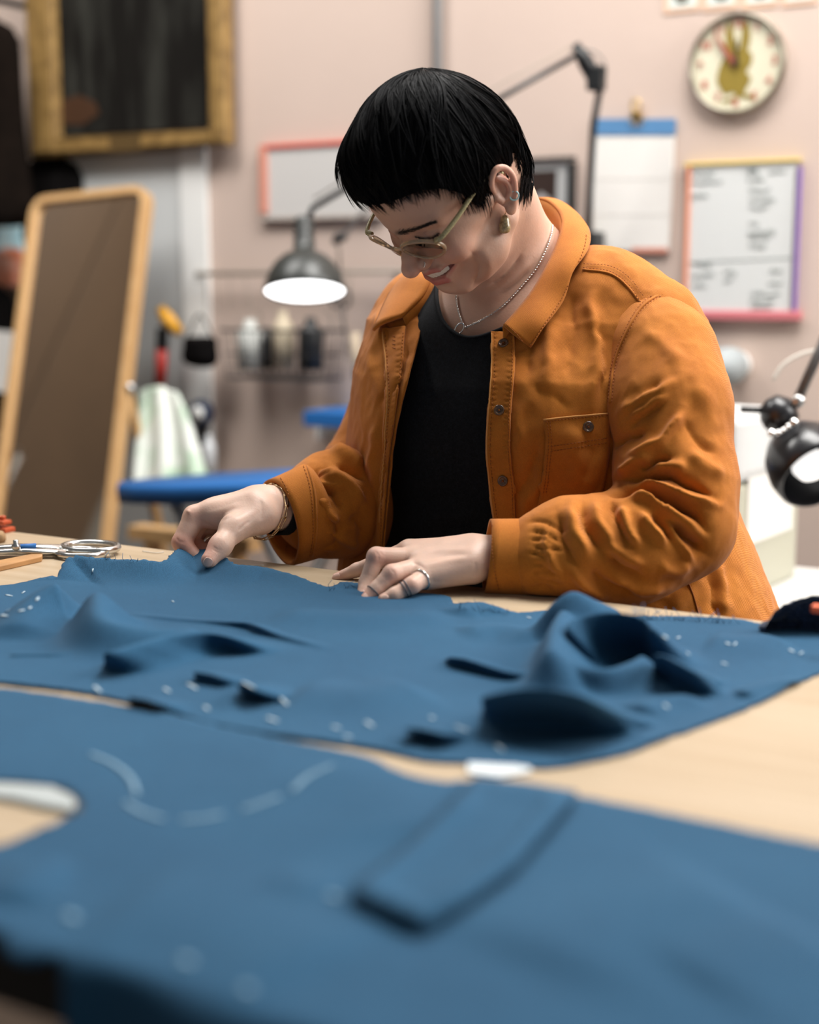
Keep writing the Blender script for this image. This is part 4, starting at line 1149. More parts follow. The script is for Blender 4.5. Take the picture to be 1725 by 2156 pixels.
# paper-clip bracelet
bc = P(563, 1072, 1.543); bx_ = P(620, 1074, 1.571) - P(556, 1066, 1.537); bx_ /= np.linalg.norm(bx_)
bu = ZX - bx_ * (ZX @ bx_); bu /= np.linalg.norm(bu); bw = np.cross(bx_, bu)
tilt = bx_ * .30
brace = None
nlk = 15
for i in range(nlk):
    a = 2 * math.pi * (i + .5) / nlk
    def br(a_): return bc + .0315 * (math.cos(a_) * (bu * .96 + tilt * .55) + math.sin(a_) * bw * .92) - bu * .003
    c_ = br(a); tg = br(a + .01) - br(a - .01); tg /= np.linalg.norm(tg); nr = c_ - bc; nr -= tg * (nr @ tg); nr /= np.linalg.norm(nr)
    sd_ = np.cross(tg, nr) if i % 2 == 0 else nr * .35 + np.cross(tg, nr) * .94
    hl, hw = .0070, .0026
    loop = [c_ + tg * (hl * x) + sd_ * (hw * y) for x, y in ((-1, -.6), (-.9, -1), (.9, -1), (1, -.6), (1, .6), (.9, 1), (-.9, 1), (-1, .6))]
    if brace is None:
        brace = MB().tube(loop, .0008, 6, closed=True).build('bracelet', M_gold, person, world_space=True); tag(brace, 'gold paper-clip link bracelet')
    else: MB().tube(loop, .0008, 6, closed=True).build('link', M_gold, brace, world_space=True)
def band(a, b_, t, r, m, name, tr_=.0011, flat=1.0):
    c_ = a + (b_ - a) * t; ax = (b_ - a) / np.linalg.norm(b_ - a)
    u = np.cross(ax, ZX); u /= np.linalg.norm(u); w = np.cross(ax, u)
    pts = [c_ + r * (math.cos(q) * u + math.sin(q) * w) for q in np.linspace(0, 2 * math.pi, 29)[:-1]]
    return MB().tube(pts, tr_, 6, closed=True, flat=flat).build(name, m, person, world_space=True)
M_ink = mat('tattoo_ink', (.055, .075, .10), .6)
pk0, pk1 = kn['pinky'], J(868, 1232, 1.350)
band(pk0, pk1, .42, .0102, M_silver, 'ring')
band(pk1, J(832, 1252, 1.345), .30, .0085, M_ink, 'tattoo_band', .0005); band(pk1, J(832, 1252, 1.345), .48, .0083, M_ink, 'tattoo_band', .0005)
band(J(792, 1241, 1.357), J(771, 1262, 1.352), .25, .0079, M_ink, 'tattoo_band', .0005)
band(J(422, 1136, 1.547), J(448, 1150, 1.533), .72, .0094, M_silver, 'ring', .0022)
# finger nails
def nail(px, py, lx, ly, w_, l_):
    p, n = hit(hand_tree, px, py, .0003)
    if p is None: return
    d = (CR * lx - CU * ly); d = d - n * (d @ n); d /= np.linalg.norm(d); s = np.cross(n, d)
    V = []; Fq = []
    for i in range(9):
        for k in range(9):
            u = (i / 8 - .5) * 2; v = (k / 8 - .5) * 2; tap = math.sqrt(max(.02, 1 - abs(u) ** 3.2))
            V.append(p + d * (u * l_) + s * (v * w_ * tap) - n * (.0016 * (v * tap) ** 2 + .0006 * u * u))
    for i in range(8):
        for k in range(8): Fq.append((i * 9 + k, i * 9 + k + 1, (i + 1) * 9 + k + 1, (i + 1) * 9 + k))
    mesh_obj('fingernail', V, Fq, mat('nail', (.72, .47, .38), .28, spec=.5), person, solid=.0002, world_space=True)
nail(438, 1184, -.5, .85, .0048, .0052); nail(708, 1214, -1, .3, .0036, .0048); nail(762, 1251, -.4, .9, .0036, .0045); nail(770, 1258, -.6, .8, .004, .005); nail(810, 1260, -.9, .45, .0034, .0042)
# ------------------------------------------------------------------ blue cloth on the table
M_blue = weave_mat('blue_linen', (0.021, 0.090, 0.172), (0.016, 0.073, 0.145), 3200.0, bump=0.5, var_scale=5.0, sheen=0.03, wash=0.22, dist=.0007)
M_navy = weave_mat('navy_knit', (0.012, 0.022, 0.050), (0.02, 0.035, 0.075), 500.0, bump=0.8, var_scale=60.0, wash=0.4)
M_baste = mat('basting_thread', (0.42, 0.52, 0.58), .9)
M_chalk = mat('chalk', (0.17, 0.28, 0.37), .95)
M_bluet = mat('blue_thread', (0.045, 0.13, 0.23), .8)
def foot(px, py, h=0.0):
    p = PZ(px, py, TZ + h); return st(p)
def cdt(poly, step):
    poly = np.asarray(poly); n = len(poly)
    lo = poly.min(0); hi = poly.max(0)
    gx, gy = np.meshgrid(np.arange(lo[0], hi[0], step), np.arange(lo[1], hi[1], step))
    gx[1::2] += step / 2
    g = np.stack([gx.ravel(), gy.ravel()], 1)
    g = g[poly_sd(g, poly) > step * .6]
    pts = np.concatenate([poly, g])
    r = delaunay_2d_cdt([Vector(p) for p in pts], [], [list(range(n))], 1, 1e-7)
    return np.array([tuple(v) for v in r[0]]), [tuple(f) for f in r[2]]
class Ridge:
    def __init__(s, pts, w, h, lean=(0, 0), hs=None, sharp=2.0, taper=True):
        """pts: crest seen in the photograph with its height; w: half width (m)"""
        hs = hs if hs is not None else [h] * len(pts)
        q = np.array([(*foot(px, py, hh * .9), hh) for (px, py), hh in zip(pts, hs)])
        q[:, 0] -= lean[0] * q[:, 2] / max(h, 1e-6); q[:, 1] -= lean[1] * q[:, 2] / max(h, 1e-6)
        s.q = catmull(q, 6) if len(q) > 2 else q
        s.w, s.h, s.lean, s.sharp, s.taper = w, h, lean, sharp, taper
    def add(s, A, D):
        d, pos, side = line_d(A, s.q[:, :2])
        L = np.linspace(0, 1, len(s.q)); seg = np.linalg.norm(np.diff(s.q[:, :2], axis=0), axis=1); L = np.concatenate([[0], np.cumsum(seg)]) / seg.sum()
        hh = np.interp(pos, L, s.q[:, 2])
        if s.taper:
            tp = np.clip(np.minimum(pos, 1 - pos) * 5, 0, 1); hh = hh * (.05 + .95 * tp * tp * (3 - 2 * tp))
        g = np.exp(-(d / s.w) ** s.sharp) * hh
        D[:, 2] += g ** 4; w = (g + 1e-9) ** 4
        D[:, 0] += w; D[:, 1] += s.lean[0] * g / s.h * w; D[:, 3] += s.lean[1] * g / s.h * w
def cloth(name, outline, ridges, label, step=.0034, base=.0012, edge_fray=0, rough=.0010, m=None, hang=None, thick=.0011, seed=0.):
    o2 = np.array([foot(*q) for q in outline])
    o2 = resample(np.concatenate([catmull(o2, 6, closed=True), o2[:1]]), step)[:-1]
    jr = np.random.default_rng(int(seed * 10) + 3)
    o2 = o2 + jr.normal(0, .0006, o2.shape)
    A, Fq = cdt(o2, step)
    D4 = np.zeros((len(A), 4))
    for r in ridges: r.add(A, D4)
    D = np.stack([D4[:, 1] / (D4[:, 0] + 1e-12), D4[:, 3] / (D4[:, 0] + 1e-12), D4[:, 2] ** .25], 1)     # the highest fold wins, softly
    nz_ = np.array([mnoise.fractal(Vector((a[0] * 9 + seed, a[1] * 9, 0)), 1.0, 2.0, 3) for a in A])
    D[:, 2] += rough * (1 + nz_) + base
    if hang is not None: D = hang(A, D)
    V = np.array([tab(a[0] + d[0], a[1] + d[1], d[2]) for a, d in zip(A, D)])
    c = V[:, :2].mean(0)
    o = mesh_obj(name, V - np.array([c[0], c[1], TZ]), Fq, m or M_blue, None, solid=thick, offset=1)
    o.location = (c[0], c[1], TZ)
    tag(o, label, 'cloth', 'cut pieces of blue linen')
    tree = bvh(V, Fq)
    return o, V, Fq, tree, o2

OUT_A = [(-160, 1240), (0, 1237), (60, 1230), (112, 1229), (119, 1224, .003), (127, 1203, .011), (137, 1178, .020), (152, 1168, .024), (200, 1172, .023), (260, 1177, .022), (330, 1181, .021), (352, 1176, .021), (372, 1160, .022), (392, 1154, .022), (430, 1158, .021), (470, 1174, .019), (500, 1190, .015), (560, 1199, .010), (620, 1215, .006), (690, 1240, .002),
    (720, 1229, .002), (760, 1231, .002), (770, 1250), (830, 1250, .002), (880, 1249, .002), (922, 1250, .003), (947, 1256, .003), (956, 1276), (978, 1269, .003), (1002, 1267, .004), (1026, 1284, .002), (1062, 1290, .002), (1118, 1293), (1150, 1290), (1200, 1292), (1270, 1296), (1320, 1301), (1420, 1301), (1500, 1304), (1560, 1309), (1640, 1324), (1730, 1326), (1850, 1330),
    (1880, 1370), (1725, 1422), (1610, 1480), (1480, 1532), (1400, 1560), (1330, 1588), (1220, 1612), (1150, 1622), (1080, 1616), (1000, 1612), (900, 1606), (760, 1578), (600, 1556), (450, 1530), (340, 1498), (170, 1462), (0, 1442), (-160, 1420)]
RA = [
    # the edge held up by the pinching hand
    Ridge([(118, 1226), (127, 1205), (137, 1180), (152, 1169), (200, 1172), (260, 1177), (330, 1181), (372, 1160), (392, 1154), (430, 1158), (470, 1174), (500, 1190), (560, 1199), (620, 1215), (690, 1240)], .030, .024, (0, 0), [.003, .011, .020, .024, .023, .022, .021, .022, .022, .021, .019, .015, .010, .006, .002], taper=False),
    # left folds
    Ridge([(20, 1345), (60, 1280), (112, 1242), (165, 1234)], .030, .034, (0, .004), [.006, .022, .033, .036]),
    Ridge([(212, 1236), (204, 1272), (215, 1312), (300, 1332), (420, 1332), (500, 1340)], .024, .034, (0, .006), [.036, .034, .027, .020, .015, .008]),
    Ridge([(172, 1384), (215, 1386), (280, 1368), (350, 1350), (430, 1342), (505, 1354), (590, 1378)], .0125, .020, (0, .038), [.014, .020, .022, .022, .020, .015, .004]),
    Ridge([(235, 1292), (330, 1302), (430, 1310), (515, 1316), (545, 1325), (600, 1345), (730, 1378)], .0065, .0075, (.0, .011), [.002, .0025, .0032, .006, .007, .004, .002]),
    Ridge([(488, 1452), (512, 1450), (530, 1462), (545, 1478)], .009, .014, (0, .032), [.006, .014, .014, .004]),
    Ridge([(390, 1420), (440, 1428), (480, 1440)], .008, .008, (0, .016)),
    Ridge([(250, 1470), (300, 1478), (345, 1496)], .012, .009, (0, .012)),
    Ridge([(0, 1385), (80, 1384), (160, 1386)], .005, .0022, (0, .005)),
    # long soft swells in the middle
    Ridge([(560, 1290), (760, 1300), (960, 1290)], .030, .006), Ridge([(600, 1450), (760, 1460), (900, 1440)], .035, .008), Ridge([(915, 1386), (975, 1394), (1050, 1416), (1130, 1432)], .008, .010, (0, .020), [.006, .010, .008, .005]),
    Ridge([(825, 1548), (880, 1544), (945, 1560)], .010, .011, (0, .030)),
    Ridge([(955, 1290), (1010, 1275), (1050, 1290)], .018, .006), Ridge([(960, 1330), (1060, 1325), (1140, 1345)], .02, .006),
    # right folds: hump, rolled mouth and open lips
    Ridge([(1120, 1332), (1160, 1288), (1205, 1262), (1255, 1278), (1310, 1300)], .023, .040, (0, .002), [.012, .030, .042, .032, .012]),
    Ridge([(1200, 1278), (1170, 1330), (1160, 1396), (1158, 1436)], .018, .038, (-.004, .010), [.036, .034, .028, .018]),
    Ridge([(1186, 1385), (1190, 1342), (1222, 1314), (1290, 1306), (1350, 1318), (1380, 1350), (1374, 1388)], .0130, .042, (0, .055), [.020, .034, .041, .043, .040, .032, .018]),
    Ridge([(1180, 1392), (1220, 1412), (1275, 1420), (1335, 1402), (1372, 1378)], .011, .017, (0, .006), [.018, .017, .017, .018, .018]),
    Ridge([(1345, 1402), (1392, 1392), (1430, 1410), (1480, 1436), (1525, 1454)], .0120, .028, (.0, .046), [.022, .028, .026, .017, .004]),
    Ridge([(975, 1502), (1015, 1482), (1110, 1468), (1210, 1480), (1285, 1514), (1325, 1538)], .0150, .036, (0, .062), [.012, .026, .037, .037, .028, .008]),
    Ridge([(1330, 1500), (1400, 1478), (1480, 1470)], .016, .006, (0, .006)),
    Ridge([(1480, 1345), (1560, 1350), (1660, 1345)], .03, .005), Ridge([(1540, 1470), (1620, 1445), (1685, 1432)], .008, .005, (0, .010)),
]
clothA, VA, FA, treeA, edgeA = cloth('blue_cloth', OUT_A, RA, 'crumpled blue linen piece lifted by the hands, with folds standing up', seed=1.)
HANG = .17
OUT_B = [(-160, 1440), (0, 1456), (170, 1480), (330, 1508), (480, 1542), (600, 1568), (760, 1600), (830, 1640), (920, 1661), (1000, 1656), (1215, 1686), (1400, 1722), (1560, 1756), (1730, 1788), (1960, 1835)]
near = []
for s_ in np.linspace(1.45, .66, 50):
    wob = .008 * math.sin(s_ * 17) * (s_ > .85)
    ext = .008 + .16 * np.clip((s_ - .885) / .03, 0, 1) + wob
    near.append((s_, TD + ext))
def hangB(A, D):
    over = np.clip(A[:, 1] - (TD + .004), 0, None); R = .012
    ang = np.clip(over / R, 0, 1.25); rest = over - ang * R
    D[:, 1] = D[:, 1] - over + R * np.sin(ang) + rest * np.cos(1.25) * (ang >= 1.25) + .010 * np.sin(A[:, 0] * 60) * np.clip(over / .05, 0, 1)
    D[:, 2] = D[:, 2] * np.clip(1 - over / .05, 0, 1) - R * (1 - np.cos(ang)) - rest * np.sin(1.25) + .0012
    return D
def cloth_st(o2pts): return o2pts
o_top = [foot(*q) for q in OUT_B]
notch = [foot(-160, 1810), foot(0, 1792), foot(70, 1765), foot(125, 1742), foot(165, 1722), foot(168, 1700), foot(140, 1672), foot(90, 1660), foot(0, 1652), foot(-160, 1640)]
poly = np.array(o_top + near + [(.64, TD - .05)] + notch)
def cloth_from(poly2, *a, **k):
    global foot
    keep = foot; foot = lambda s, t, h=0: (s, t)
    try: return cloth(*a, **k)
    finally: foot = keep
RB = [Ridge([(700, 1600), (820, 1680), (900, 1780)], .04, .004), Ridge([(200, 1900), (420, 1940), (700, 2060)], .05, .005), Ridge([(1100, 2050), (1300, 1950), (1600, 1880)], .05, .006), Ridge([(0, 1900), (60, 1850), (110, 1830)], .02, .006),
    Ridge([(80, 1810), (105, 1835), (120, 1860)], .008, .004), Ridge([(560, 1850), (620, 1870), (680, 1900)], .02, .004), Ridge([(1400, 2060), (1560, 2000), (1725, 1960)], .04, .006)]
clothB, VB, FB, treeB, edgeB = cloth_from(poly, 'blue_cloth', [tuple(q) for q in poly], RB, 'large smooth blue linen panel nearest the camera, hanging over the table edge', step=.0050, seed=2., hang=hangB)
# patch pocket lying on the front panel
def drape(tree, poly_px, step, lift, name, parent, m, hem=None):
    """a layer that follows the cloth below it"""
    pts = []
    o2 = resample(np.concatenate([np.array(poly_px, float), [poly_px[0]]]), 10)[:-1]
    A, Fq = cdt(o2, step); V = []
    sdv = poly_sd(A, np.array(poly_px, float))
    for a, d in zip(A, sdv):
        p, n = hit(tree, a[0], a[1], 0)
        if p is None: p = PZ(a[0], a[1], TZ + .002)
        z = lift
        if hem is not None: z += hem * math.exp(-((d - 22) / 12.0) ** 2)
        V.append(p + ZX * z)
    o = mesh_obj(name, V, Fq, m, parent, solid=lift * .9, offset=-1, world_space=True)
    return o, bvh(np.array(V), Fq)
patch, ptree = drape(treeB, [(1000, 1660), (1108, 1672), (1216, 1690), (1150, 1768), (1080, 1850), (985, 1918), (890, 1975), (812, 1940), (738, 1902), (800, 1850), (870, 1795)], 16, .0036, 'pocket_patch', clothB, M_blue, hem=.003)
# chalk strokes and basting marks
def chalk(tree, marks, name, parent, w=.0016, m=M_chalk):
    """a flat chalk stroke rubbed onto the cloth"""
    for ln_ in marks:
        p, n = hits(tree, catmull(ln_, 5) if len(ln_) > 2 else np.array(ln_, float), 5, .0005)
        if len(p) < 2: continue
        T, U, B = frames(p); V = []
        for i in range(len(p)):
            sd_ = np.cross(T[i], n[i]); sd_ /= np.linalg.norm(sd_) + 1e-9; ww = w * (1 + .25 * math.sin(i * 2.1)) * (.6 if i in (0, len(p) - 1) else 1)
            V += [p[i] + sd_ * ww, p[i] - sd_ * ww]
        mesh_obj(name, V, [(2 * i, 2 * i + 1, 2 * i + 3, 2 * i + 2) for i in range(len(p) - 1)], m, parent, solid=.0003, offset=0, world_space=True)
chalk(treeB, [[(190, 1588), (240, 1610), (275, 1640), (288, 1675)], [(262, 1690), (300, 1712), (345, 1726)], [(380, 1728), (430, 1724), (470, 1715)], [(510, 1706), (550, 1692), (590, 1678)], [(615, 1666), (650, 1635), (700, 1612)]], 'chalk_mark', clothB, .0016)
chalk(treeB, [[(690, 1884), (712, 1892)], [(140, 1925), (160, 1938)], [(380, 2020), (405, 2030)], [(510, 2080), (530, 2090)], [(880, 1765), (900, 1745)], [(930, 1720), (950, 1695)]], 'chalk_mark', clothB, .0022)
mk = [[(12, 1253), (26, 1256)], [(46, 1250), (52, 1246)], [(75, 1266), (82, 1258)], [(38, 1288), (52, 1285)], [(2, 1296), (16, 1298)], [(10, 1290), (20, 1284)], [(60, 1283), (66, 1278)], [(195, 1205), (196, 1198)], [(362, 1266), (366, 1268)],
      [(198, 1445), (212, 1458)], [(345, 1450), (358, 1458)], [(395, 1440), (415, 1452)], [(430, 1488), (440, 1496)], [(510, 1436), (535, 1450)], [(562, 1512), (585, 1520)], [(590, 1470), (606, 1485)], [(700, 1530), (716, 1536)], [(770, 1520), (785, 1530)], [(725, 1550), (740, 1555)],
      [(905, 1510), (915, 1514)], [(960, 1530), (985, 1540)], [(1045, 1570), (1060, 1582)], [(1395, 1340), (1405, 1344)], [(1425, 1345), (1432, 1342)], [(1528, 1354), (1538, 1358)], [(1546, 1360), (1550, 1354)], [(1662, 1368), (1672, 1374)], [(1684, 1378), (1690, 1374)], [(1398, 1484), (1408, 1492)], [(1520, 1396), (1532, 1400)], [(1110, 1300), (1118, 1302)], [(1445, 1375), (1452, 1378)]]
chalk(treeA, mk, 'basting_stitch', clothA, .0011, M_baste)
# frayed threads along the cut edge
fr = MB(); jr = np.random.default_rng(8)
for lo_, hi_, n_ in (((1300, 1300), (1450, 1302), 46), ((1450, 1302), (1560, 1310), 22), ((690, 1240), (760, 1231), 9), ((960, 1276), (1110, 1292), 14), ((140, 1168), (330, 1181), 10), ((1500, 1530), (1640, 1470), 14)):
    for _ in range(n_):
        t_ = jr.uniform(); px = lo_[0] + (hi_[0] - lo_[0]) * t_; py = lo_[1] + (hi_[1] - lo_[1]) * t_
        p, n = hit(treeA, px, py + 5, .0005)
        if p is None: continue
        d = np.array([jr.normal(0, .6), jr.normal(.2, .4), jr.uniform(.3, 1.2)]); d /= np.linalg.norm(d); L_ = jr.uniform(.003, .012)
        fr.tube([p, p + d * L_ * .5 + jr.normal(0, .001, 3), p + d * L_ + jr.normal(0, .002, 3)], .00028, 3)
o = fr.build('frayed_thread', M_bluet, clothA, world_space=True); o['kind'] = 'stuff'
# ------------------------------------------------------------------ back of the room
def WP(px, py, h=0.0):
    r = ray(px, py); p0 = np.array([WALL_P[0], WALL_P[1], 0]) + NX * h
    return C0 + r * (((p0 - C0) @ NX) / (r @ NX))
def sz(px, py, h=0.0):
    p = WP(px, py, h); return (p - np.array([WALL_P[0], WALL_P[1], 0])) @ EX, p[2]
def wrect(mb, x0, y0, x1, y1, h0, h1):
    """box on the wall between two corners, h0..h1 out from the wall"""
    a = sz(x0, y1, h1); b_ = sz(x1, y0, h1)
    return wbox(mb, a[0], b_[0], h0, h1, a[1], b_[1])
def wpoly(mb, pts, h0, h1):
    q = [sz(x, y, h1) for x, y in pts]
    return mb.prism(q, h0, h1, (np.array([WALL_P[0], WALL_P[1], 0]), EX, ZX, NX))
def wempty(name, px, py, h, label, cat, group=None):
    return empty(name, WP(px, py, h).tolist(), 0, label, cat, group)
def part(mb, name, m, parent, **kw): return mb.build(name, m, parent, world_space=True, **{'smooth': False, **kw})
def thing1(mb, name, m, label, cat, group=None, **kw):
    V = np.array(mb.v); c = np.array([V[:, 0].mean(), V[:, 1].mean(), V[:, 2].min()])
    o = mesh_obj(name, V - c, mb.f, m, None, **{'smooth': False, **kw}); o.location = c
    return tag(o, label, cat, group)

M_white = mat('white_paint', (0.78, 0.78, 0.76), .5); M_black = mat('black_plastic', (0.010, 0.011, 0.012), .4); M_dark = mat('dark_cloth', (0.007, 0.006, 0.006), .95, var=.5, vscale=20, spec=.08)
M_paper = mat('paper', (0.74, 0.71, 0.67), .8); M_board = mat('whiteboard', (0.62, 0.63, 0.62), .35); M_red = mat('red_plastic', (0.58, 0.055, 0.03), .45); M_steel = mat('steel', (0.55, 0.55, 0.54), .3, metal=1.0)
M_greyp = mat('grey_door_paint', (0.62, 0.635, 0.63), .6, var=.05, vscale=3); M_pine = mat('pine', (0.60, 0.37, 0.17), .5, var=.35, vscale=6, stretch=(14, 14, 1.5), col2=(.48, .27, .11)); M_gild = mat('gilt_wood', (0.33, 0.20, 0.065), .5, var=.6, vscale=30, col2=(.15, .085, .025)); M_goldy = mat('brass', (0.60, 0.42, 0.16), .3, metal=1.0)
M_bluep = mat('blue_cover', (0.010, 0.115, 0.36), .6); M_taupe = mat('taupe_metal', (0.26, 0.22, 0.18), .5); M_grey = mat('grey_metal', (0.10, 0.11, 0.11), .4, metal=.3)

# door panel and jamb behind the mirror
mb = MB(); wrect(mb, 150, 318, 404, 1200, .0, .006); struct('door_1', mb, M_greyp)
mb = MB(); wrect(mb, 399, 300, 430, 1200, .0, .014); struct('trim_1', mb, M_white)
mb = MB(); wbox(mb, -3.26, -3.14, 0, 5.0, 0, 3.4); struct('wall_left', mb, mat('grey_plaster', (0.22, 0.20, 0.175), .9))
wl = empty('wardrobe', wl_(-2.93, 1.55, 0).tolist(), ROT_E, 'tall brown wardrobe against the side wall, seen only in the mirror', 'wardrobe')
Mw = mat('brown_panel', (0.095, 0.058, 0.032), .6, var=.2, vscale=2)
MB().box((0, 0, 1.35), (.36, 1.3, 2.7)).build('carcass', Mw, wl, smooth=False)
for k in (-1, 1):
    d_ = MB().box((.19, k * .325, 1.38), (.02, .64, 2.56)).build('door', Mw, wl, smooth=False, bevel=.004); MB().tube([(.205, k * .04, 1.25), (.225, k * .04, 1.28), (.225, k * .04, 1.42), (.205, k * .04, 1.45)], .006, 8).build('handle', M_steel, d_)

# gilt-framed dark painting
pt = wempty('painting', 270, 325, .03, 'large dark painting in a worn gilt wooden frame', 'painting')
M_canvas, nt, b = new_mat('dark_canvas'); L = nt.links
tc = N(nt, 'ShaderNodeTexCoord'); mp = N(nt, 'ShaderNodeMapping'); mp.inputs['Scale'].default_value = (9, 9, 1.6); mp.inputs['Rotation'].default_value = (.25, .2, 0); L.new(tc.outputs['Object'], mp.inputs[0])
nz = N(nt, 'ShaderNodeTexNoise', i_Scale=1.6, i_Detail=5.0); L.new(mp.outputs[0], nz.inputs['Vector'])
cr_ = N(nt, 'ShaderNodeValToRGB'); e = cr_.color_ramp.elements; e[0].position = .42; e[0].color = (.008, .007, .006, 1); e[1].position = .72; e[1].color = (.045, .045, .038, 1); L.new(nz.outputs['Fac'], cr_.inputs[0])
L.new(cr_.outputs[0], b.inputs['Base Color']); b.inputs['Roughness'].default_value = .7; b.inputs['Specular IOR Level'].default_value = .1
mb = MB(); wrect(mb, 88, -420, 446, 290, .02, .035); cv = part(mb, 'canvas', M_canvas, pt)
mb = MB(); wpoly(mb, [(128, 212), (165, 200), (200, 215), (208, 240), (175, 262), (130, 262)], .035, .037); part(mb, 'painted_figure', mat('umber', (.055, .022, .008), .6), cv)
for nm, r in (('frame_bar', (64, -420, 92, 330)), ('frame_bar', (440, -420, 462, 306))):
    mb = MB(); wrect(mb, *r, .02, .060); part(mb, nm, M_gild, pt, bevel=.006)
    mb = MB(); wrect(mb, r[0] + 6, -420, r[2] - 8, r[3] - 8, .060, .066); part(mb, 'moulding', M_gild, pt, bevel=.004)
mb = MB(); wpoly(mb, [(64, 332), (462, 304), (462, 272), (64, 292)], .02, .058); bb = part(mb, 'frame_bar', mat('dark_gilt', (.10, .06, .02), .5), pt)
for a, c_ in (((100, 295), (226, 288)), ((296, 282), (440, 273))):
    mb = MB(); wpoly(mb, [(a[0], a[1] + 26), (c_[0], c_[1] + 26), (c_[0], c_[1]), (a[0], a[1])], .058, .064); part(mb, 'gilt_panel', M_gild, bb)

# red-topped whiteboard
def frame_board(name, label, cat, x0, y0, x1, y1, bw, cols, face, h=.02, tw=None):
    tw = tw or bw
    e_ = wempty(name, (x0 + x1) / 2, y1, 0, label, cat)
    mb = MB(); wrect(mb, x0 + bw * .6, y0 + bw * .6, x1 - bw * .6, y1 - bw * .6, .002, h * .7); f = part(mb, 'panel', face, e_)
    for k, (rc, c_) in enumerate((((x0, y0, x1, y0 + tw), cols[0]), ((x0, y0 + bw, x0 + bw, y1 - bw), cols[1]), ((x1 - bw, y0 + bw, x1, y1 - bw), cols[2]), ((x0, y1 - bw, x1, y1), cols[3]))):
        mb = MB(); wrect(mb, *rc, .002, h); part(mb, 'frame_bar', c_, e_, bevel=.003)
    return e_, f
M_pinkf = mat('pale_red_plastic', (0.60, 0.25, 0.18), .5)
frame_board('notice_board', 'white notice board with a red top edge, left of the person', 'notice board', 546, 291, 800, 466, 15, (M_red, M_pinkf, M_pinkf, mat('taupe_frame', (.42, .36, .32), .5)), mat('board_face', (0.55, 0.53, 0.51), .5), tw=24)
M_or = mat('coral_plastic', (0.72, 0.27, 0.16), .45)
wb, wbf = frame_board('whiteboard', 'handwritten whiteboard with yellow, coral, purple and red frame edges', 'whiteboard', 1437, 333, 1686, 672, 17, (mat('yellow_plastic', (.66, .50, .09), .45), M_or, mat('purple_plastic', (.20, .11, .42), .45), mat('rose_plastic', (.58, .17, .19), .45)), M_board)
M_mark = mat('marker', (0.10, 0.14, 0.13), .7); wr_ = np.random.default_rng(5)
def scribble(x, y, w_, h_, heavy):
    pts = [(x, y)]
    n = max(6, int(w_ / 3))
    for i in range(n): pts.append((x + w_ * (i + 1) / n, y + wr_.normal(0, h_ * .38)))
    return np.array([WP(px, py, .0148) for px, py in pts]), heavy
lines = [(1455, 366, 50, 9), (1455, 385, 66, 9), (1455, 414, 36, 9), (1574, 360, 24, 13), (1620, 360, 34, 8), (1574, 380, 36, 8), (1578, 402, 44, 9), (1578, 420, 54, 9), (1578, 437, 40, 8), (1578, 470, 20, 8), (1576, 488, 56, 9), (1576, 500, 44, 6), (1578, 518, 34, 8),
         (1458, 555, 40, 8), (1456, 580, 48, 9), (1458, 600, 30, 7), (1524, 572, 26, 9), (1524, 590, 18, 6), (1622, 572, 26, 8), (1618, 596, 30, 8), (1582, 618, 60, 8), (1580, 634, 50, 8), (1582, 648, 44, 7)]
for i, (x, y, w_, h_) in enumerate(lines):
    p, hv = scribble(x, y, w_, h_, 1); MB().tube(p, .0016 if i != 3 else .003, 5, flat=.4).build('handwriting', M_mark, wbf, world_space=True)
mb = MB(); p0 = WP(1450, 553, .0146); p1 = WP(1672, 543, .0146); mb.tube([p0, p1], .0007, 5); mb.build('ruled_line', M_mark, wbf, world_space=True)

# framed picture behind the head
fp = wempty('picture_frame', 1160, 442, 0, 'small black picture frame with a white mat, beside the nape', 'picture')
mb = MB(); wrect(mb, 1070, 340, 1195, 480, .003, .012); part(mb, 'mat', mat('mat_board', (.50, .50, .49), .7), fp)
mb = MB(); wrect(mb, 1085, 358, 1172, 462, .012, .014); ph = part(mb, 'photo', mat('dark_photo', (.035, .020, .016), .4), fp)
mb = MB(); wpoly(mb, [(1110, 462), (1122, 418), (1140, 404), (1160, 420), (1168, 462)], .014, .0155); part(mb, 'pale_shape', mat('photo_grey', (.36, .34, .33), .5), ph)
for rc in ((1058, 328, 1207, 342), (1058, 470, 1207, 484), (1058, 342, 1072, 470), (1194, 342, 1207, 470)):
    mb = MB(); wrect(mb, *rc, .003, .024); part(mb, 'frame_bar', M_black, fp, bevel=.002)

# calendar on a brass clip
cal = wempty('calendar', 1338, 528, 0, 'wall calendar with a blue header hanging from a brass clip', 'calendar')
mb = MB(); wpoly(mb, [(1249, 284), (1420, 284), (1408, 528), (1250, 528)], .004, .010); pg = part(mb, 'page', M_paper, cal)
mb = MB(); wpoly(mb, [(1255, 250), (1422, 250), (1420, 284), (1251, 284)], .004, .012); part(mb, 'header', mat('blue_card', (.085, .22, .42), .6), cal)
mb = MB(); wpoly(mb, [(1325, 252), (1356, 252), (1350, 264), (1332, 264)], .012, .0125); part(mb, 'hanging_slot', M_paper, cal)
for k in range(1, 3):
    y = 300 + k * 76; mb = MB(); mb.tube([WP(1256, y, .0104), WP(1412, y, .0104)], .0006, 4); part(mb, 'ruled_line', mat('pale_rule', (.68, .65, .61), .8), pg)
mb = MB(); wpoly(mb, [(1330, 521), (1406, 521), (1404, 532), (1330, 532)], .003, .011); part(mb, 'page_edge', M_pinkf, cal)
clip = wempty('binder_clip', 1338, 250, .01, 'small brass clip above the calendar', 'clip')
mb = MB(); wpoly(mb, [(1326, 252), (1352, 252), (1346, 236), (1332, 236)], .004, .022); part(mb, 'jaw', M_goldy, clip)
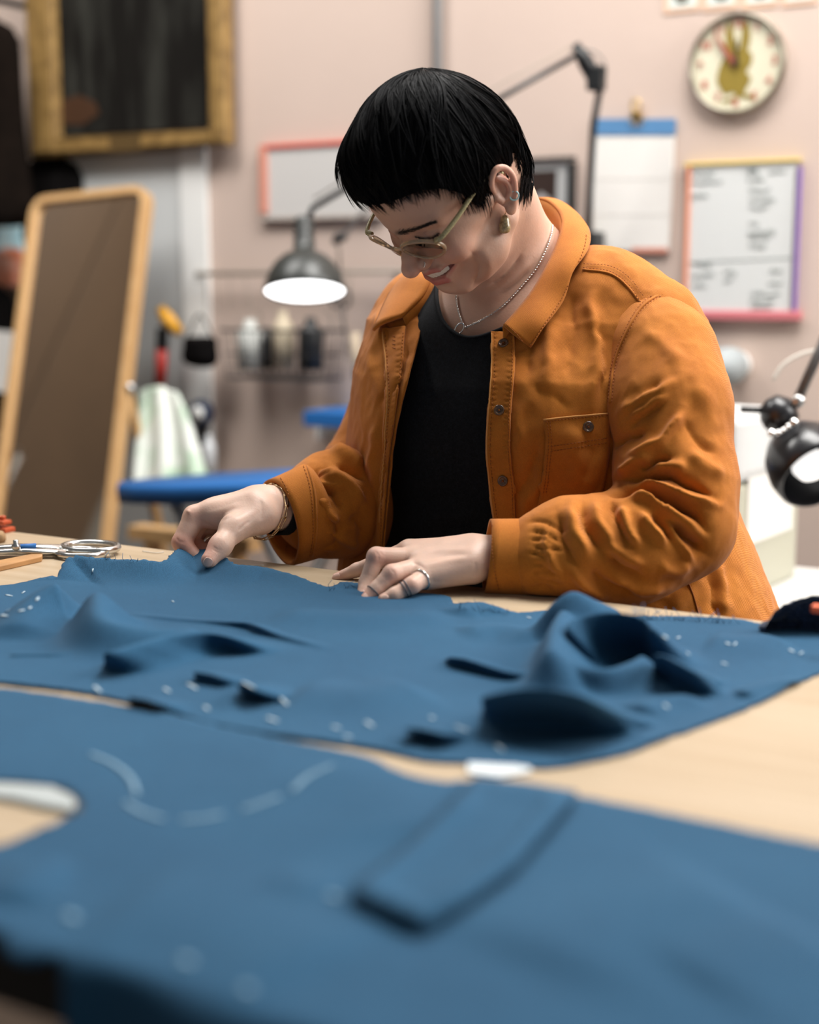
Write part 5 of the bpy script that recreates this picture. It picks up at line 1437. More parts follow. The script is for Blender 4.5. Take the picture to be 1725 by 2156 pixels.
a = [WP(1339 + 9 * math.cos(t), 222 + 12 * math.sin(t), .014) for t in np.linspace(0, 2 * math.pi, 17)[:-1]]
mb = MB().tube(a, .003, 6, closed=True); part(mb, 'loop', M_goldy, clip, smooth=True)

# clock
ck = wempty('wall_clock', 1556, 247, .0, 'round wall clock with red numerals and an olive hare on its face', 'clock')
cc = WP(1556, 135, 0.0); rad_ = np.linalg.norm(WP(1660, 135, 0) - cc) * .985
def cpt(ang, r, h): return cc + EX * (r * rad_ * math.sin(ang)) + ZX * (r * rad_ * math.cos(ang)) + NX * h
mb = MB().lathe([(rad_ * .99, .0), (rad_, .014), (rad_ * .985, .022), (rad_ * .955, .024), (rad_ * .93, .020), (rad_ * .92, .012)], 64, cc, NX, caps=False); part(mb, 'rim', mat('aged_chrome', (.34, .31, .25), .30, metal=1.0), ck, smooth=True)
mb = MB().lathe([(rad_ * .99, .001), (rad_ * .93, .012), (0.0001, .0121)], 64, cc, NX); dial = part(mb, 'dial', mat('cream_dial', (.66, .62, .47), .4), ck)
M_num = mat('red_numeral', (.46, .10, .07), .5)
for k in range(1, 13):
    ft = bpy.data.curves.new('numeral', 'FONT'); ft.body = str(k); ft.size = rad_ * .23; ft.align_x = 'CENTER'; ft.align_y = 'CENTER'; ft.extrude = .0006; ft.offset = .0006
    tmp = bpy.data.objects.new('numeral', ft); me_ = bpy.data.meshes.new_from_object(tmp); me_.materials.clear(); me_.materials.append(M_num)
    bpy.data.objects.remove(tmp); o = bpy.data.objects.new('numeral', me_); COL.objects.link(o)
    p = cpt(math.radians(30 * k), .77, .0132); R_m = Matrix((EX, ZX, NX)).transposed()
    o.parent = dial; o.matrix_parent_inverse = parent_matrix(dial).inverted(); o.matrix_basis = Matrix.Translation(Vector(p)) @ R_m.to_4x4()
def cpoly(pts, h0, h1, m, name, parent=dial):
    mb = MB().prism([(x * rad_, y * rad_) for x, y in pts], h0, h1, (cc, EX, ZX, NX)); return part(mb, name, m, parent)
M_hare = mat('olive_print', (.24, .17, .025), .5)
hp = [(-.30, -.52), (-.22, -.60), (-.06, -.56), (-.02, -.66), (-.28, -.70), (-.24, -.76), (.02, -.72), (.10, -.66), (.26, -.72), (.40, -.70), (.34, -.64), (.18, -.60), (.24, -.46), (.30, -.30), (.20, -.18), (.30, -.02), (.30, .16), (.22, .24), (.26, .44), (.24, .66), (.17, .82), (.09, .72), (.07, .46), (.05, .30), (-.03, .30), (-.07, .50), (-.12, .74), (-.19, .84), (-.25, .66), (-.25, .42), (-.20, .22), (-.30, .08), (-.38, -.12), (-.40, -.34)]
cpoly([tuple(q) for q in catmull(np.array(hp), 3, closed=True)], .0124, .0134, M_hare, 'hare_figure')
cpoly([(-.02, -.04), (.03, .02), (.02, .42), (.0, .50), (-.03, .42), (-.05, .02)], .016, .0175, mat('hand_paint', (.03, .022, .012), .5), 'hour_hand', ck)
cpoly([(-.05, -.08), (.04, -.02), (-.28, .40), (-.44, .60), (-.50, .60), (-.36, .36)], .018, .0195, mat('red_hand_paint', (.30, .07, .045), .5), 'minute_hand', ck)
mb = MB().lathe([(rad_ * .06, .013), (rad_ * .06, .021), (0, .022)], 16, cc, NX); part(mb, 'hub', MATS['hand_paint'], ck)

# photo cards along the top
for k, (x0, x1, lab) in enumerate(((1398, 1476, 'leftmost peach-bordered card, straight above the clock rim'), (1480, 1556, 'second peach-bordered card from the left, above the clock'), (1562, 1640, 'third peach-bordered card from the left, right above the clock'), (1646, 1724, 'rightmost peach-bordered card at the top corner'))):
    y1 = 29 - k * 5
    e_ = wempty('photo_card', (x0 + x1) / 2, y1, 0, lab, 'card', 'peach-bordered cards above the clock')
    mb = MB(); wrect(mb, x0, y1 - 105, x1, y1, .001, .003); part(mb, 'border', mat('peach_card', (.72, .47, .33), .7), e_)
    mb = MB(); wrect(mb, x0 + 10, y1 - 95, x1 - 8, y1 - 10, .003, .004); pc = part(mb, 'picture', mat('pale_print', (.60, .64, .60), .6), e_)
    mb = MB(); wpoly(mb, [(x0 + 20, y1 - 38), (x0 + 28, y1 - 24), (x0 + 40, y1 - 22), (x0 + 52, y1 - 28), (x0 + 56, y1 - 50), (x0 + 30, y1 - 60)], .004, .005); part(mb, 'printed_shape', mat('dark_print', (.10, .09, .06), .6), pc)
# conduit pipe, round wall thing
mb = MB(); a = WP(921, 140, .02); z0 = WP(921, 700, .02)[2]; a[2] = z0; b_ = a.copy(); b_[2] = 3.3
cd = empty('conduit', a.tolist(), 0, 'grey metal conduit pipe running down the wall above the head', 'pipe')
part(MB().tube([a, b_], .0105, 14), 'pipe', mat('grey_pipe', (.30, .30, .30), .4, metal=.2), cd, smooth=True)
part(MB().tube([a + EX * -.013 - NX * .01, b_ + EX * -.013 - NX * .01], .004, 8), 'cable', M_black, cd, smooth=True)
for z in (1.55, 2.2, 2.9): part(MB().box(a * [1, 1, 0] + ZX * z - NX * .006, (.045, .026, .016), RTW), 'bracket', M_grey, cd)
rc_ = WP(1553, 768, 0); rr_ = np.linalg.norm(WP(1593, 768, 0) - rc_)
rd = empty('wall_light', rc_.tolist(), 0, 'unlit round pale globe light on the wall below the whiteboard', 'lamp')
part(MB().lathe([(rr_ * .75, 0), (rr_ * .75, .02), (rr_ * .6, .022)], 32, rc_, NX), 'base', M_white, rd, smooth=True)
part(MB().lathe([(rr_ * .6, .02), (rr_ * .95, .045), (rr_, .07), (rr_ * .92, .10), (rr_ * .6, .125), (rr_ * .2, .134), (.0001, .135)], 32, rc_, NX), 'globe', mat('opal', (.30, .325, .33), .6), rd, smooth=True)

# leaning mirror
Hm = P(320, 392, 3.62); mb0 = P(228, 1180, 3.32)                 # right bar, top and bottom
axis = Hm - mb0; mh = np.linalg.norm(axis); mu = axis / mh
nm_ = NX * .8 + np.array([0, -.2, 0]); lean_n = nm_ - mu * (nm_ @ mu); lean_n /= np.linalg.norm(lean_n); mr = np.cross(mu, lean_n)
if mr @ EX < 0: mr = -mr
MWd = .362
ext_ = .42                                                       # goes on down to the floor
mir = empty('floor_mirror', (mb0 - mr * MWd / 2 - mu * ext_).tolist(), 0, 'tall leaning mirror in a rounded blond wooden frame', 'mirror')
org = mb0 - mr * MWd - mu * ext_; MH = mh + ext_
def rrect(w, h, r, inset=0.0, n=7):
    pts = []
    for cx, cy, a0 in ((w - r, h - r, 0), (r, h - r, 90), (r, r, 180), (w - r, r, 270)):
        for k in range(n):
            a = math.radians(a0 + 90 * k / (n - 1)); pts.append((cx + (r - inset) * math.cos(a), cy + (r - inset) * math.sin(a)))
    return pts
def mir_ring(o_in, i_in, h0, h1):
    O = rrect(MWd, MH, .045, o_in); I = rrect(MWd, MH, .045, i_in); n = len(O); V = []
    for h in (h0, h1):
        for R_ in (O, I): V += [org + mr * u + mu * v + lean_n * h for u, v in R_]
    Fq = []
    for k in range(n):
        j = (k + 1) % n
        Fq += [(2 * n + k, 2 * n + j, 3 * n + j, 3 * n + k), (k, n + k, n + j, j), (k, j, 2 * n + j, 2 * n + k), (n + k, 3 * n + k, 3 * n + j, n + j)]
    return MB().raw(V, Fq)
part(mir_ring(0, .018, -.016, .016), 'frame', M_pine, mir)
part(MB().raw([org + mr * u + mu * v + lean_n * .002 for u, v in rrect(MWd, MH, .045, .016)], [tuple(range(28))]), 'glass', mat('mirror_glass', (.72, .69, .64), .03, metal=1.0), mir)
part(MB().raw([org + mr * u + mu * v - lean_n * .008 for u, v in rrect(MWd, MH, .045, .01)], [tuple(range(28))[::-1]]), 'back_panel', Mw, mir)
for k in (0.04, .96):
    top = org + mr * (MWd * k) + mu * (MH * .62) - lean_n * .015; bot = org + mr * (MWd * k) - lean_n * .55; bot[2] = .01
    part(MB().tube([top, bot], .013, 8), 'stand_leg', M_pine, mir)
part(MB().lathe([(.012, 0), (.014, .006), (.010, .014), (0, .016)], 14, org + mr * (MWd + .001) + mu * (MH * .62), mr), 'hinge_knob', M_steel, mir, smooth=True)

# rail with hanging tools
rl = wempty('tool_rail', 620, 580, .04, 'thin taupe wall rail with hooks behind the desk lamp', 'rail')
part(MB().tube([WP(414, 577, .045), WP(850, 571, .045)], .0055, 10), 'bar', M_taupe, rl, smooth=True)
for x in (418, 610, 836): part(MB().tube([WP(x, 574, .0), WP(x, 574, .045)], .006, 8), 'bracket', M_taupe, rl, smooth=True)
hk = []
for x, L_ in ((440, 95), (462, 82), (488, 70), (518, 74), (700, 60), (732, 62), (744, 60)):
    p = WP(x, 577, .045); q = WP(x + (wr_.uniform(-6, 12)), 577 + L_, .05)
    part(MB().tube(catmull([p + NX * .006 + ZX * .004, p + NX * .010, q + ZX * .02, q, q + NX * .012 + ZX * .006], 5), .0013, 6), 'hook', M_taupe, rl, smooth=True)
def basket(name, x0, y0, x1, y1, label, m=M_black):
    a = sz(x0, y1, .09); b_ = sz(x1, y0, .09); ba = wempty(name, (x0 + x1) / 2, y1, .07, label, 'basket')
    w_ = b_[0] - a[0]; h_ = b_[1] - a[1]; o_ = np.array([WALL_P[0], WALL_P[1], 0]) + EX * a[0] + ZX * a[1]
    def bp(u, v, d): return o_ + EX * (u * w_) + ZX * (v * h_) + NX * d
    for v, r_ in ((0, .0030), (.38, .0018), (.76, .0038)):
        e_ = .06 * (1 - v / .76)
        part(MB().tube([bp(e_, v, .03), bp(1 - e_, v, .03), bp(1 - e_, v, .13), bp(e_, v, .13)], r_, 6, closed=True), 'hoop', m, ba)
    for k in range(12):
        u = k / 11; part(MB().tube([bp(u, .76, .13), bp(.06 + u * .88, 0, .13), bp(.06 + u * .88, 0, .03), bp(u, .76, .03)], .0015, 5), 'wire', m, ba)
    for u in (.15, .85): part(MB().tube(catmull([bp(u, .76, .03), bp(u, 1.0, .03), bp(u, 1.06, .05)], 4), .002, 6), 'hanger', M_taupe, ba, smooth=True)
    return ba, bp
ba, bp1 = basket('wire_basket', 488, 665, 702, 792, 'black wire basket of tools hanging under the rail', mat('black_wire', (.02, .02, .022), .5))
pou = wempty('tool_pouch', 422, 782, .08, 'small black pouch hanging at the door jamb', 'pouch')
pc_ = WP(422, 735, .09); ps = Sdf(); ps.ell(pc_, (.046, .034, .042), RTW, .01); ps.ell(pc_ + ZX * .018, (.046, .036, .018), RTW, .01); ps.cone(pc_ - EX * .03 - ZX * .02, .022, pc_ + EX * .028 - ZX * .024, .020, .02); ps.ell(pc_ + ZX * .046, (.040, .028, .024), RTW, .006, sub=True)
Vp, Fp = surface(ps, pc_ - [.09, .08, .08], pc_ + [.09, .08, .08], .004); part(MB().raw(Vp, Fp), 'bag', M_dark, pou, smooth=True)
part(MB().tube(catmull([pc_ - EX * .04 + ZX * .03, pc_ + ZX * .085, pc_ + EX * .04 + ZX * .03], 6), .003, 6), 'strap', M_black, pou, smooth=True)
def stick(pts, r, m, name, label, cat, group=None, flat=1.0, n=10): return thing1(MB().tube(pts, r, n, flat=flat), name, m, label, cat, group, smooth=True)
def bottle(px, py0, py1, r, m, name, label, cat, h=.07):
    c_ = WP(px, py1, h); L_ = WP(px, py0, h)[2] - c_[2]
    return thing1(MB().lathe([(r, 0), (r, L_ * .72), (r * .85, L_ * .80), (r * .45, L_ * .86), (r * .45, L_ * .97), (r * .38, L_)], 18, c_, ZX), name, m, label, cat, smooth=True)
bottle(528, 672, 778, .033, mat('pale_tube', (.52, .53, .50), .5), 'spray_bottle', 'pale grey bottle in the wire basket, leftmost', 'bottle')
bottle(597, 655, 775, .026, mat('beige_tube', (.50, .42, .30), .5), 'glue_bottle', 'beige bottle in the middle of the wire basket', 'bottle')
bottle(655, 668, 778, .030, M_black, 'black_tube', 'black canister at the right end of the wire basket', 'canister')
bottle(566, 690, 776, .016, M_black, 'marker_pen', 'black marker pen between the two pale bottles', 'pen')
# shears hanging to the right of the basket
sh = wempty('hanging_shears', 726, 760, .06, 'dark shears hanging on the rail beside the basket', 'shears')
part(MB().tube([WP(712, 640, .055), WP(740, 760, .055)], [.006, .002], 6, flat=.4), 'blade', M_grey, sh)
part(MB().tube([WP(722, 640, .06), WP(733, 762, .06)], [.006, .002], 6, flat=.4), 'blade', M_grey, sh)
for x in (706, 728): part(MB().tube([WP(x + 9 * math.cos(t), 628 + 18 * math.sin(t), .058) for t in np.linspace(0, 6.283, 15)[:-1]], .0035, 6, closed=True), 'handle', M_black, sh, smooth=True)
stick([WP(748, 700, .05), WP(752, 800, .05)], [.012, .010], mat('beige_wood', (.45, .36, .26), .6), 'wooden_awl', 'beige wooden awl hanging beside the shears', 'awl')
# red and yellow tool, tape reel, tube by the door
tl = wempty('hand_saw', 345, 812, .08, 'tool with a yellow grip and a red shaft at the door', 'tool')
part(MB().tube([WP(338, 650, .09), WP(352, 672, .09), WP(378, 700, .085)], [.012, .020, .014], 10), 'grip', mat('yellow_grip', (.66, .32, .02), .45), tl, smooth=True)
part(MB().tube([WP(343, 690, .08), WP(341, 735, .08)], .016, 10), 'collar', M_black, tl, smooth=True)
part(MB().tube([WP(341, 732, .08), WP(337, 812, .08)], .0155, 10), 'shaft', mat('red_shaft', (.50, .045, .035), .45), tl, smooth=True)
tp = wempty('tape_reel', 424, 908, .06, 'dark blue tape reel with a white core hanging by the door jamb', 'tape')
tcn = WP(424, 870, .06)
part(MB().lathe([(.012, -.014), (.030, -.014), (.034, -.010), (.034, .010), (.030, .014), (.012, .014)], 28, tcn, NX, caps=False), 'reel', mat('navy_plastic', (.012, .025, .065), .4), tp, smooth=True)
part(MB().lathe([(.0001, .002), (.020, .010), (.020, .016), (.0001, .018)], 20, tcn, NX), 'core', M_white, tp, smooth=True)
part(MB().box(tcn - ZX * .055, (.026, .02, .05), RTW), 'clip', M_black, tp)
bottle(442, 915, 1012, .017, mat('clear_tube', (.62, .64, .66), .3), 'white_tube', 'slim white tube standing beneath the tape reel', 'tube', h=.10)

# ironing board
ib = empty('ironing_board', P(420, 1030, 3.0).tolist(), 0, 'ironing board with a bright blue cover', 'ironing board')
ia = P(274, 1032, 3.05); ie = P(640, 1022, 2.72); iax = (ie - ia) / np.linalg.norm(ie - ia); il = 1.05
isd = np.cross(ZX, iax); isd /= np.linalg.norm(isd)
prof = [(0, .0), (.015, .045), (.06, .085), (.16, .125), (.32, .155), (.6, .165), (1.0, .165), (1.04, .15)]
V = []; n = len(prof)
for z, k in ((-.018, .96), (.012, 1.0), (.022, .93)):
    for u, w_ in prof: V.append(ia + iax * u + isd * w_ * k + ZX * z)
    for u, w_ in prof[::-1]: V.append(ia + iax * u - isd * w_ * k + ZX * z)
m2 = 2 * n; Fq = [tuple(range(m2))[::-1], tuple(range(2 * m2, 3 * m2))]
for r in (0, 1):
    for k in range(m2): Fq.append((r * m2 + k, r * m2 + (k + 1) % m2, (r + 1) * m2 + (k + 1) % m2, (r + 1) * m2 + k))
part(MB().raw(V, Fq), 'padded_top', M_bluep, ib, smooth=True)
for s_ in (-1, 1):
    a = ia + iax * .25 + isd * .09 * s_ - ZX * .02; b_ = ia + iax * .80 + isd * .14 * s_; b_[2] = .0
    part(MB().tube([a, b_], .012, 10), 'leg', M_white, ib, smooth=True)
    a = ia + iax * .72 + isd * .07 * s_ - ZX * .02; b_ = ia + iax * .18 + isd * .12 * s_; b_[2] = .0
    part(MB().tube([a, b_], .012, 10), 'leg', M_white, ib, smooth=True)
stool = empty('wooden_trestle', (P(318, 1120, 3.15) * [1, 1, 0]).tolist(), 0, 'wooden trestle standing under the ironing board', 'trestle')
for dx in (0, .24):
    for k in (-1, 1):
        c_ = P(318, 1060, 3.18) + EX * dx; c_[2] = .66; f_ = c_ + NX * (.16 * k) + EX * .02; f_[2] = 0
        part(MB().tube([c_, f_], .016, 8), 'leg', M_pine, stool)
part(MB().box(P(318, 1060, 3.18) * [1, 1, 0] + EX * .12 + ZX * .665, (.34, .05, .03), RTW), 'beam', M_pine, stool)
part(MB().box(P(318, 1060, 3.18) * [1, 1, 0] + EX * .12 + ZX * .4, (.26, .03, .03), RTW), 'stretcher', mat('red_stain', (.22, .04, .02), .5), stool)
# pale green and white cloth standing against the door
M_green, nt, b = new_mat('pale_green_print'); tc = N(nt, 'ShaderNodeTexCoord'); nz = N(nt, 'ShaderNodeTexNoise', i_Scale=11.0, i_Detail=2.0); nt.links.new(tc.outputs['Object'], nz.inputs['Vector'])
cr_ = N(nt, 'ShaderNodeValToRGB'); e = cr_.color_ramp.elements; e[0].position = .45; e[0].color = (.66, .69, .64, 1); e[1].position = .60; e[1].color = (.42, .55, .42, 1); nt.links.new(nz.outputs['Fac'], cr_.inputs[0]); nt.links.new(cr_.outputs[0], b.inputs['Base Color']); b.inputs['Roughness'].default_value = .9
V = []; Fq = []; nu, nv = 26, 24
for j in range(nv):
    v = j / (nv - 1); y = 815 + v * 215; xl = 292 - 12 * v; xr = 372 + 70 * v ** .8
    for i in range(nu):
        u = i / (nu - 1); top = 14 * (2 * u - 1) ** 2 * (1 - v)
        hh = .20 + .10 * v + .014 * math.sin(u * 15 + 2 * v) * (.3 + v)
        V.append(WP(xl + (xr - xl) * u, y + top, hh))
for j in range(nv - 1):
    for i in range(nu - 1): Fq.append((j * nu + i, j * nu + i + 1, (j + 1) * nu + i + 1, (j + 1) * nu + i))
thing1(MB().raw(V, Fq), 'printed_cloth', M_green, 'white cloth with pale green print draped behind the ironing board', 'cloth', smooth=True, solid=.006)
# blue shelf behind the sleeve
bs = wempty('blue_shelf', 720, 896, 0, 'narrow blue shelf on the wall behind the right sleeve', 'shelf')
mb = MB(); wrect(mb, 638, 874, 800, 897, .0, .16); part(mb, 'board', M_bluep, bs, bevel=.003)
for x in (665, 770): mb = MB(); wrect(mb, x, 897, x + 8, 925, .0, .05); part(mb, 'bracket', M_white, bs)

# coats and garments hanging at the left
rk = empty('coat_rail', wl_(-2.35, .45, 0).tolist(), 0, 'dark coat rail at the left edge', 'rack')
part(MB().tube([wl_(-3.1, .45, 1.95), wl_(-1.95, .33, 1.95)], .014, 12), 'bar', M_black, rk, smooth=True)
part(MB().tube([wl_(-1.95, .33, 1.95), wl_(-1.95, .0, 1.95)], .010, 10), 'wall_bracket', M_black, rk, smooth=True)
for s_ in (-3.05,): part(MB().tube([wl_(s_, .45 if s_ < -2 else .30, 0), wl_(s_, .45 if s_ < -2 else .30, 1.95)], .014, 12), 'post', M_black, rk, smooth=True)
def garment(name, cx, cy, top_y, bot_y, wpx, Y, m, label, seed=0, sleeve=True, thin=1.0):
    """a garment on a hanger: shoulders, hanging folds, open below"""
    c_ = P(cx, top_y, Y); zb = P(cx, bot_y, Y)[2]; hw = wpx / 2 * Y / FPX; rg = np.random.default_rng(seed)
    V = []; Fq = []; n, r_ = 30, 16; ph_ = rg.uniform(0, 6)
    for j in range(r_):
        v = j / (r_ - 1); z = c_[2] + (zb - c_[2]) * v
        w_ = hw * np.interp(v, [0, .04, .12, .5, 1], [.30, .75, .98, .92, 1.05]); d_ = np.interp(v, [0, .05, .15, 1], [.025, .05, .075, .10]) * thin
        for k in range(n):
            a = 2 * math.pi * k / n; rip = 1 + .10 * v * math.sin(5 * a + ph_) + .06 * v * math.sin(9 * a + 2 * ph_)
            V.append(np.array([c_[0], c_[1], z]) + EX * (w_ * math.cos(a) * rip) + NX * (d_ * math.sin(a) * rip))
    for j in range(r_ - 1):
        for k in range(n): Fq.append((j * n + k, j * n + (k + 1) % n, (j + 1) * n + (k + 1) % n, (j + 1) * n + k))
    Fq.append(tuple(range(n))[::-1])
    e_ = empty(name, (c_[0], c_[1], zb), 0, label, 'garment', 'garments hanging at the left')
    part(MB().raw(V, Fq), 'body', m, e_, smooth=True, solid=.004)
    if sleeve:
        for s_ in (-1, 1):
            a = c_ + EX * (s_ * hw * .85) - ZX * .05; b_ = a + EX * (s_ * .03) - ZX * ((c_[2] - zb) * .62)
            part(MB().tube([a, (a + b_) / 2 + NX * .015, b_], [.052, .05, .045], 14), 'sleeve', m, e_, smooth=True)
    part(MB().tube(catmull([c_ + ZX * .0, c_ + ZX * .04, c_ + ZX * .07 + EX * .015, c_ + ZX * .055 + EX * .03], 5), .002, 6), 'hanger_hook', M_steel, e_, smooth=True)
M_brown = mat('brown_black_cloth', (.008, .005, .0035), .95, var=.5, vscale=14, spec=.08)
garment('coat', -48, 0, 35, 476, 226, 3.86, M_brown, 'very dark brown coat hanging at the left edge', 1, False, .6)
garment('dress', 104, 0, 326, 700, 190, 3.965, M_dark, 'black dress hanging behind the mirror top', 2, False, .4)
garment('blouse', 6, 0, 458, 532, 110, 4.02, mat('cyan_print', (.26, .50, .58), .8, var=.8, vscale=26, col2=(.62, .70, .70)), 'cyan and white patterned blouse at the left edge', 3, False, .4)
garment('scarf', 8, 0, 520, 604, 112, 3.99, mat('orange_print', (.62, .13, .03), .8, var=.8, vscale=20, col2=(.66, .40, .32)), 'bright orange scarf hanging below the cyan blouse', 6, False, .3)
garment('skirt', -20, 0, 596, 900, 130, 3.97, M_dark, 'black skirt below the patterned blouse', 4, False, .4)
wpz = P(10, 845, 3.55)
thing1(MB().raw([P(-70, 690, 3.86), P(66, 702, 3.86), P(62, 838, 3.84), P(-70, 810, 3.84)], [(0, 3, 2, 1)]), 'paper_sheet', M_paper, 'white paper sheet hanging at the left edge, behind the mirror frame', 'paper', solid=.002)
# ------------------------------------------------------------------ long-armed desk lamp
lampc = P(642, 616, 2.90)
dl = empty('desk_lamp', WP(1240, 520, .05).tolist(), 0, 'dark grey dome lamp, lit, on a long black balanced arm', 'lamp')
view_h = np.array([0 - lampc[0], 0 - lampc[1], 0]); view_h /= np.linalg.norm(view_h)
ax = ZX * math.cos(.29) + view_h * math.sin(.29) * -1.0            # from the opening up through the neck
M_shade = mat('grey_enamel', (0.028, 0.030, 0.028), .36)
prof = [(.0815, 0), (.0830, .002), (.0815, .014), (.0740, .038), (.0620, .058), (.0450, .074), (.0280, .083), (.0220, .088), (.0210, .108), (.0200, .110), (.0200, .150), (.0185, .154), (.0001, .155)]
part(MB().lathe(prof, 48, lampc, ax, caps=False), 'shade', M_shade, dl, smooth=True, solid=.0015)
M_lit = mat('lit_diffuser', (1.0, 0.99, 0.96), .5, emit=3.2)
part(MB().lathe([(.0795, .004), (.0001, .006)], 48, lampc, ax), 'diffuser', M_lit, dl)
for k in range(3): part(MB().lathe([(.0212, .100 + k * .016), (.0225, .103 + k * .016), (.0212, .106 + k * .016)], 28, lampc, ax, caps=False), 'cooling_rib', M_shade, dl, smooth=True)
capt = lampc + ax * .135
jn = P(1238, 128, 3.0); j2 = P(1262, 178, 3.02)
part(MB().tube([capt + ZX * .0, P(660, 436, 2.92)], .006, 8), 'shade_joint', M_black, dl, smooth=True)
part(MB().tube([P(655, 440, 2.93), P(1065, 200, 2.98), P(1222, 112, 3.0)], .0062, 10), 'upper_arm', M_black, dl, smooth=True)
part(MB().tube([P(660, 418, 2.93), P(1065, 172, 2.98), P(1200, 100, 3.0)], .0018, 6), 'tension_rod', M_taupe, dl, smooth=True)
part(MB().tube([P(1212, 92, 3.0), P(1232, 128, 3.0), P(1262, 182, 3.02)], [.008, .017, .016], 12), 'elbow', M_black, dl, smooth=True)
part(MB().box(P(1256, 165, 3.0), (.034, .03, .05), RTW), 'elbow_block', M_black, dl, bevel=.004)
part(MB().tube(catmull([P(1200, 105, 3.0), P(1250, 108, 2.99), P(1276, 140, 2.99), P(1270, 190, 3.0)], 6), .0016, 6), 'cable', M_grey, dl, smooth=True)
part(MB().tube([P(1264, 185, 3.02), P(1250, 262, 3.03), WP(1236, 520, .05)], .0075, 10), 'lower_arm', M_black, dl, smooth=True)
part(MB().box(WP(1236, 528, .036), (.06, .06, .08), RTW), 'wall_bracket', M_black, dl, bevel=.004)
# small clip lamp arm behind the fringe
sa = wempty('clip_arm', 745, 560, .1, 'slim grey metal arm with a dark clamp beside the notice board', 'clamp')
part(MB().tube([WP(713, 506, .12), WP(770, 440, .12), WP(800, 400, .12)], .0055, 8), 'arm', mat('grey_arm', (.34, .31, .28), .5), sa, smooth=True)
part(MB().tube([WP(704, 512, .12), WP(713, 500, .12), WP(728, 498, .12)], [.008, .013, .009], 10), 'clamp', M_black, sa, smooth=True)
part(MB().tube([WP(713, 510, .1), WP(716, 575, .045)], .003, 6), 'rod', M_taupe, sa, smooth=True)

# ------------------------------------------------------------------ sewing bench at the right
BZ = .705
bq = [PZ(1480, 1330, BZ), PZ(1480, 1195, BZ)]
bench = empty('sewing_bench', [0.62, 2.1, 0], ROT_E, 'white sewing bench behind the person at the right', 'bench')
c_ = np.array([0.80, 2.12, 0])
part(MB().box(c_ + ZX * (BZ - .015), (1.0, .72, .03), RTW), 'worktop', mat('white_laminate', (.66, .65, .62), .5), bench, bevel=.003)
for sx in (-1, 1):
    for sy in (-1, 1): part(MB().box(c_ + EX * (.46 * sx) + NX * (.32 * sy) + ZX * (BZ - .03) / 2, (.04, .04, BZ - .03), RTW), 'leg', M_steel, bench)
Cn = PZ(1545, 1275, BZ); Cf = PZ(1676, 1214, BZ); dd = Cf - Cn; dl_ = np.linalg.norm(dd); dd /= dl_
inn = np.cross(dd, ZX); inn = inn if inn[1] > 0 else -inn
RB_ = np.stack([dd, inn, ZX], 1)
sm = empty('sewing_machine', (Cn + dd * dl_ / 2 + inn * .1).tolist(), 0, 'white sewing machine on a cream base, beside the left sleeve', 'sewing machine')
M_cream = mat('cream_enamel', (.46, .45, .36), .5); M_wen = mat('white_enamel', (.62, .625, .62), .4)
part(MB().box(Cn + dd * dl_ / 2 + inn * .08 + ZX * .098, (dl_, .16, .196), RB_), 'base', M_cream, sm, bevel=.008)
part(MB().box(Cn + dd * (dl_ * .50) - inn * .0015 + ZX * .148, (dl_ * .72, .003, .11), RB_), 'paper_note', M_paper, sm)
part(MB().box(Cn + dd * (dl_ * .24) + inn * .06 + ZX * .256, (dl_ * .62, .13, .118), RB_), 'head', M_wen, sm, bevel=.02)
part(MB().box(Cn + dd * (dl_ * -.55) + inn * .06 + ZX * .285, (dl_ * 1.2, .10, .07), RB_), 'arm', M_wen, sm, bevel=.02)
part(MB().lathe([(.03, 0), (.04, .004), (.04, .016), (.03, .02)], 24, Cn + dd * (dl_ * .56) + inn * .06 + ZX * .27, dd), 'handwheel', M_wen, sm, smooth=True)
# black bench lamp
bl = empty('bench_lamp', PZ(1790, 1300, BZ).tolist(), 0, 'glossy black bench lamp with a pull chain at the right edge', 'lamp')
M_gloss = mat('black_gloss', (.012, .012, .014), .30, coat=.15)
sc_ = P(1700, 972, 2.06); axl = np.array([.25, -.80, -.50]); axl /= np.linalg.norm(axl)
part(MB().lathe([(.0001, -.060), (.020, -.058), (.042, -.045), (.056, -.022), (.062, .006), (.060, .030), (.056, .036)], 40, sc_, axl, caps=False), 'shade', M_gloss, bl, smooth=True, solid=.0015)
part(MB().lathe([(.0001, .030), (.014, .029), (.023, .020), (.026, .006), (.020, -.012), (.012, -.03)], 28, sc_ + axl * -.002, axl), 'bulb', mat('bulb_glass', (1.0, .98, .95), .3, emit=.8), bl, smooth=True)
nk_ = P(1640, 872, 2.08)
part(MB().lathe([(.0001, -.028), (.016, -.024), (.026, -.010), (.028, .004), (.022, .020), (.010, .028)], 28, nk_, np.array([.6, -.2, -.75])), 'socket', M_gloss, bl, smooth=True)
part(MB().tube([nk_, sc_ - axl * .05], .014, 12), 'neck', M_gloss, bl, smooth=True)
part(MB().tube([P(1560, 862, 2.08), P(1612, 864, 2.08)], .0045, 8), 'switch_rod', M_black, bl, smooth=True)
part(MB().tube([P(1676, 852, 2.09), P(1730, 730, 2.12), P(1800, 560, 2.16)], .0075, 10), 'arm', mat('arm_grey', (.13, .12, .115), .35, metal=.6), bl, smooth=True)
part(MB().tube([P(1800, 560, 2.16), PZ(1790, 1300, BZ)], .0075, 10), 'lower_arm', MATS['arm_grey'], bl, smooth=True)
part(MB().lathe([(.07, 0), (.07, .012), (.02, .018), (.001, .018)], 28, PZ(1790, 1300, BZ), ZX), 'foot', M_gloss, bl, smooth=True)
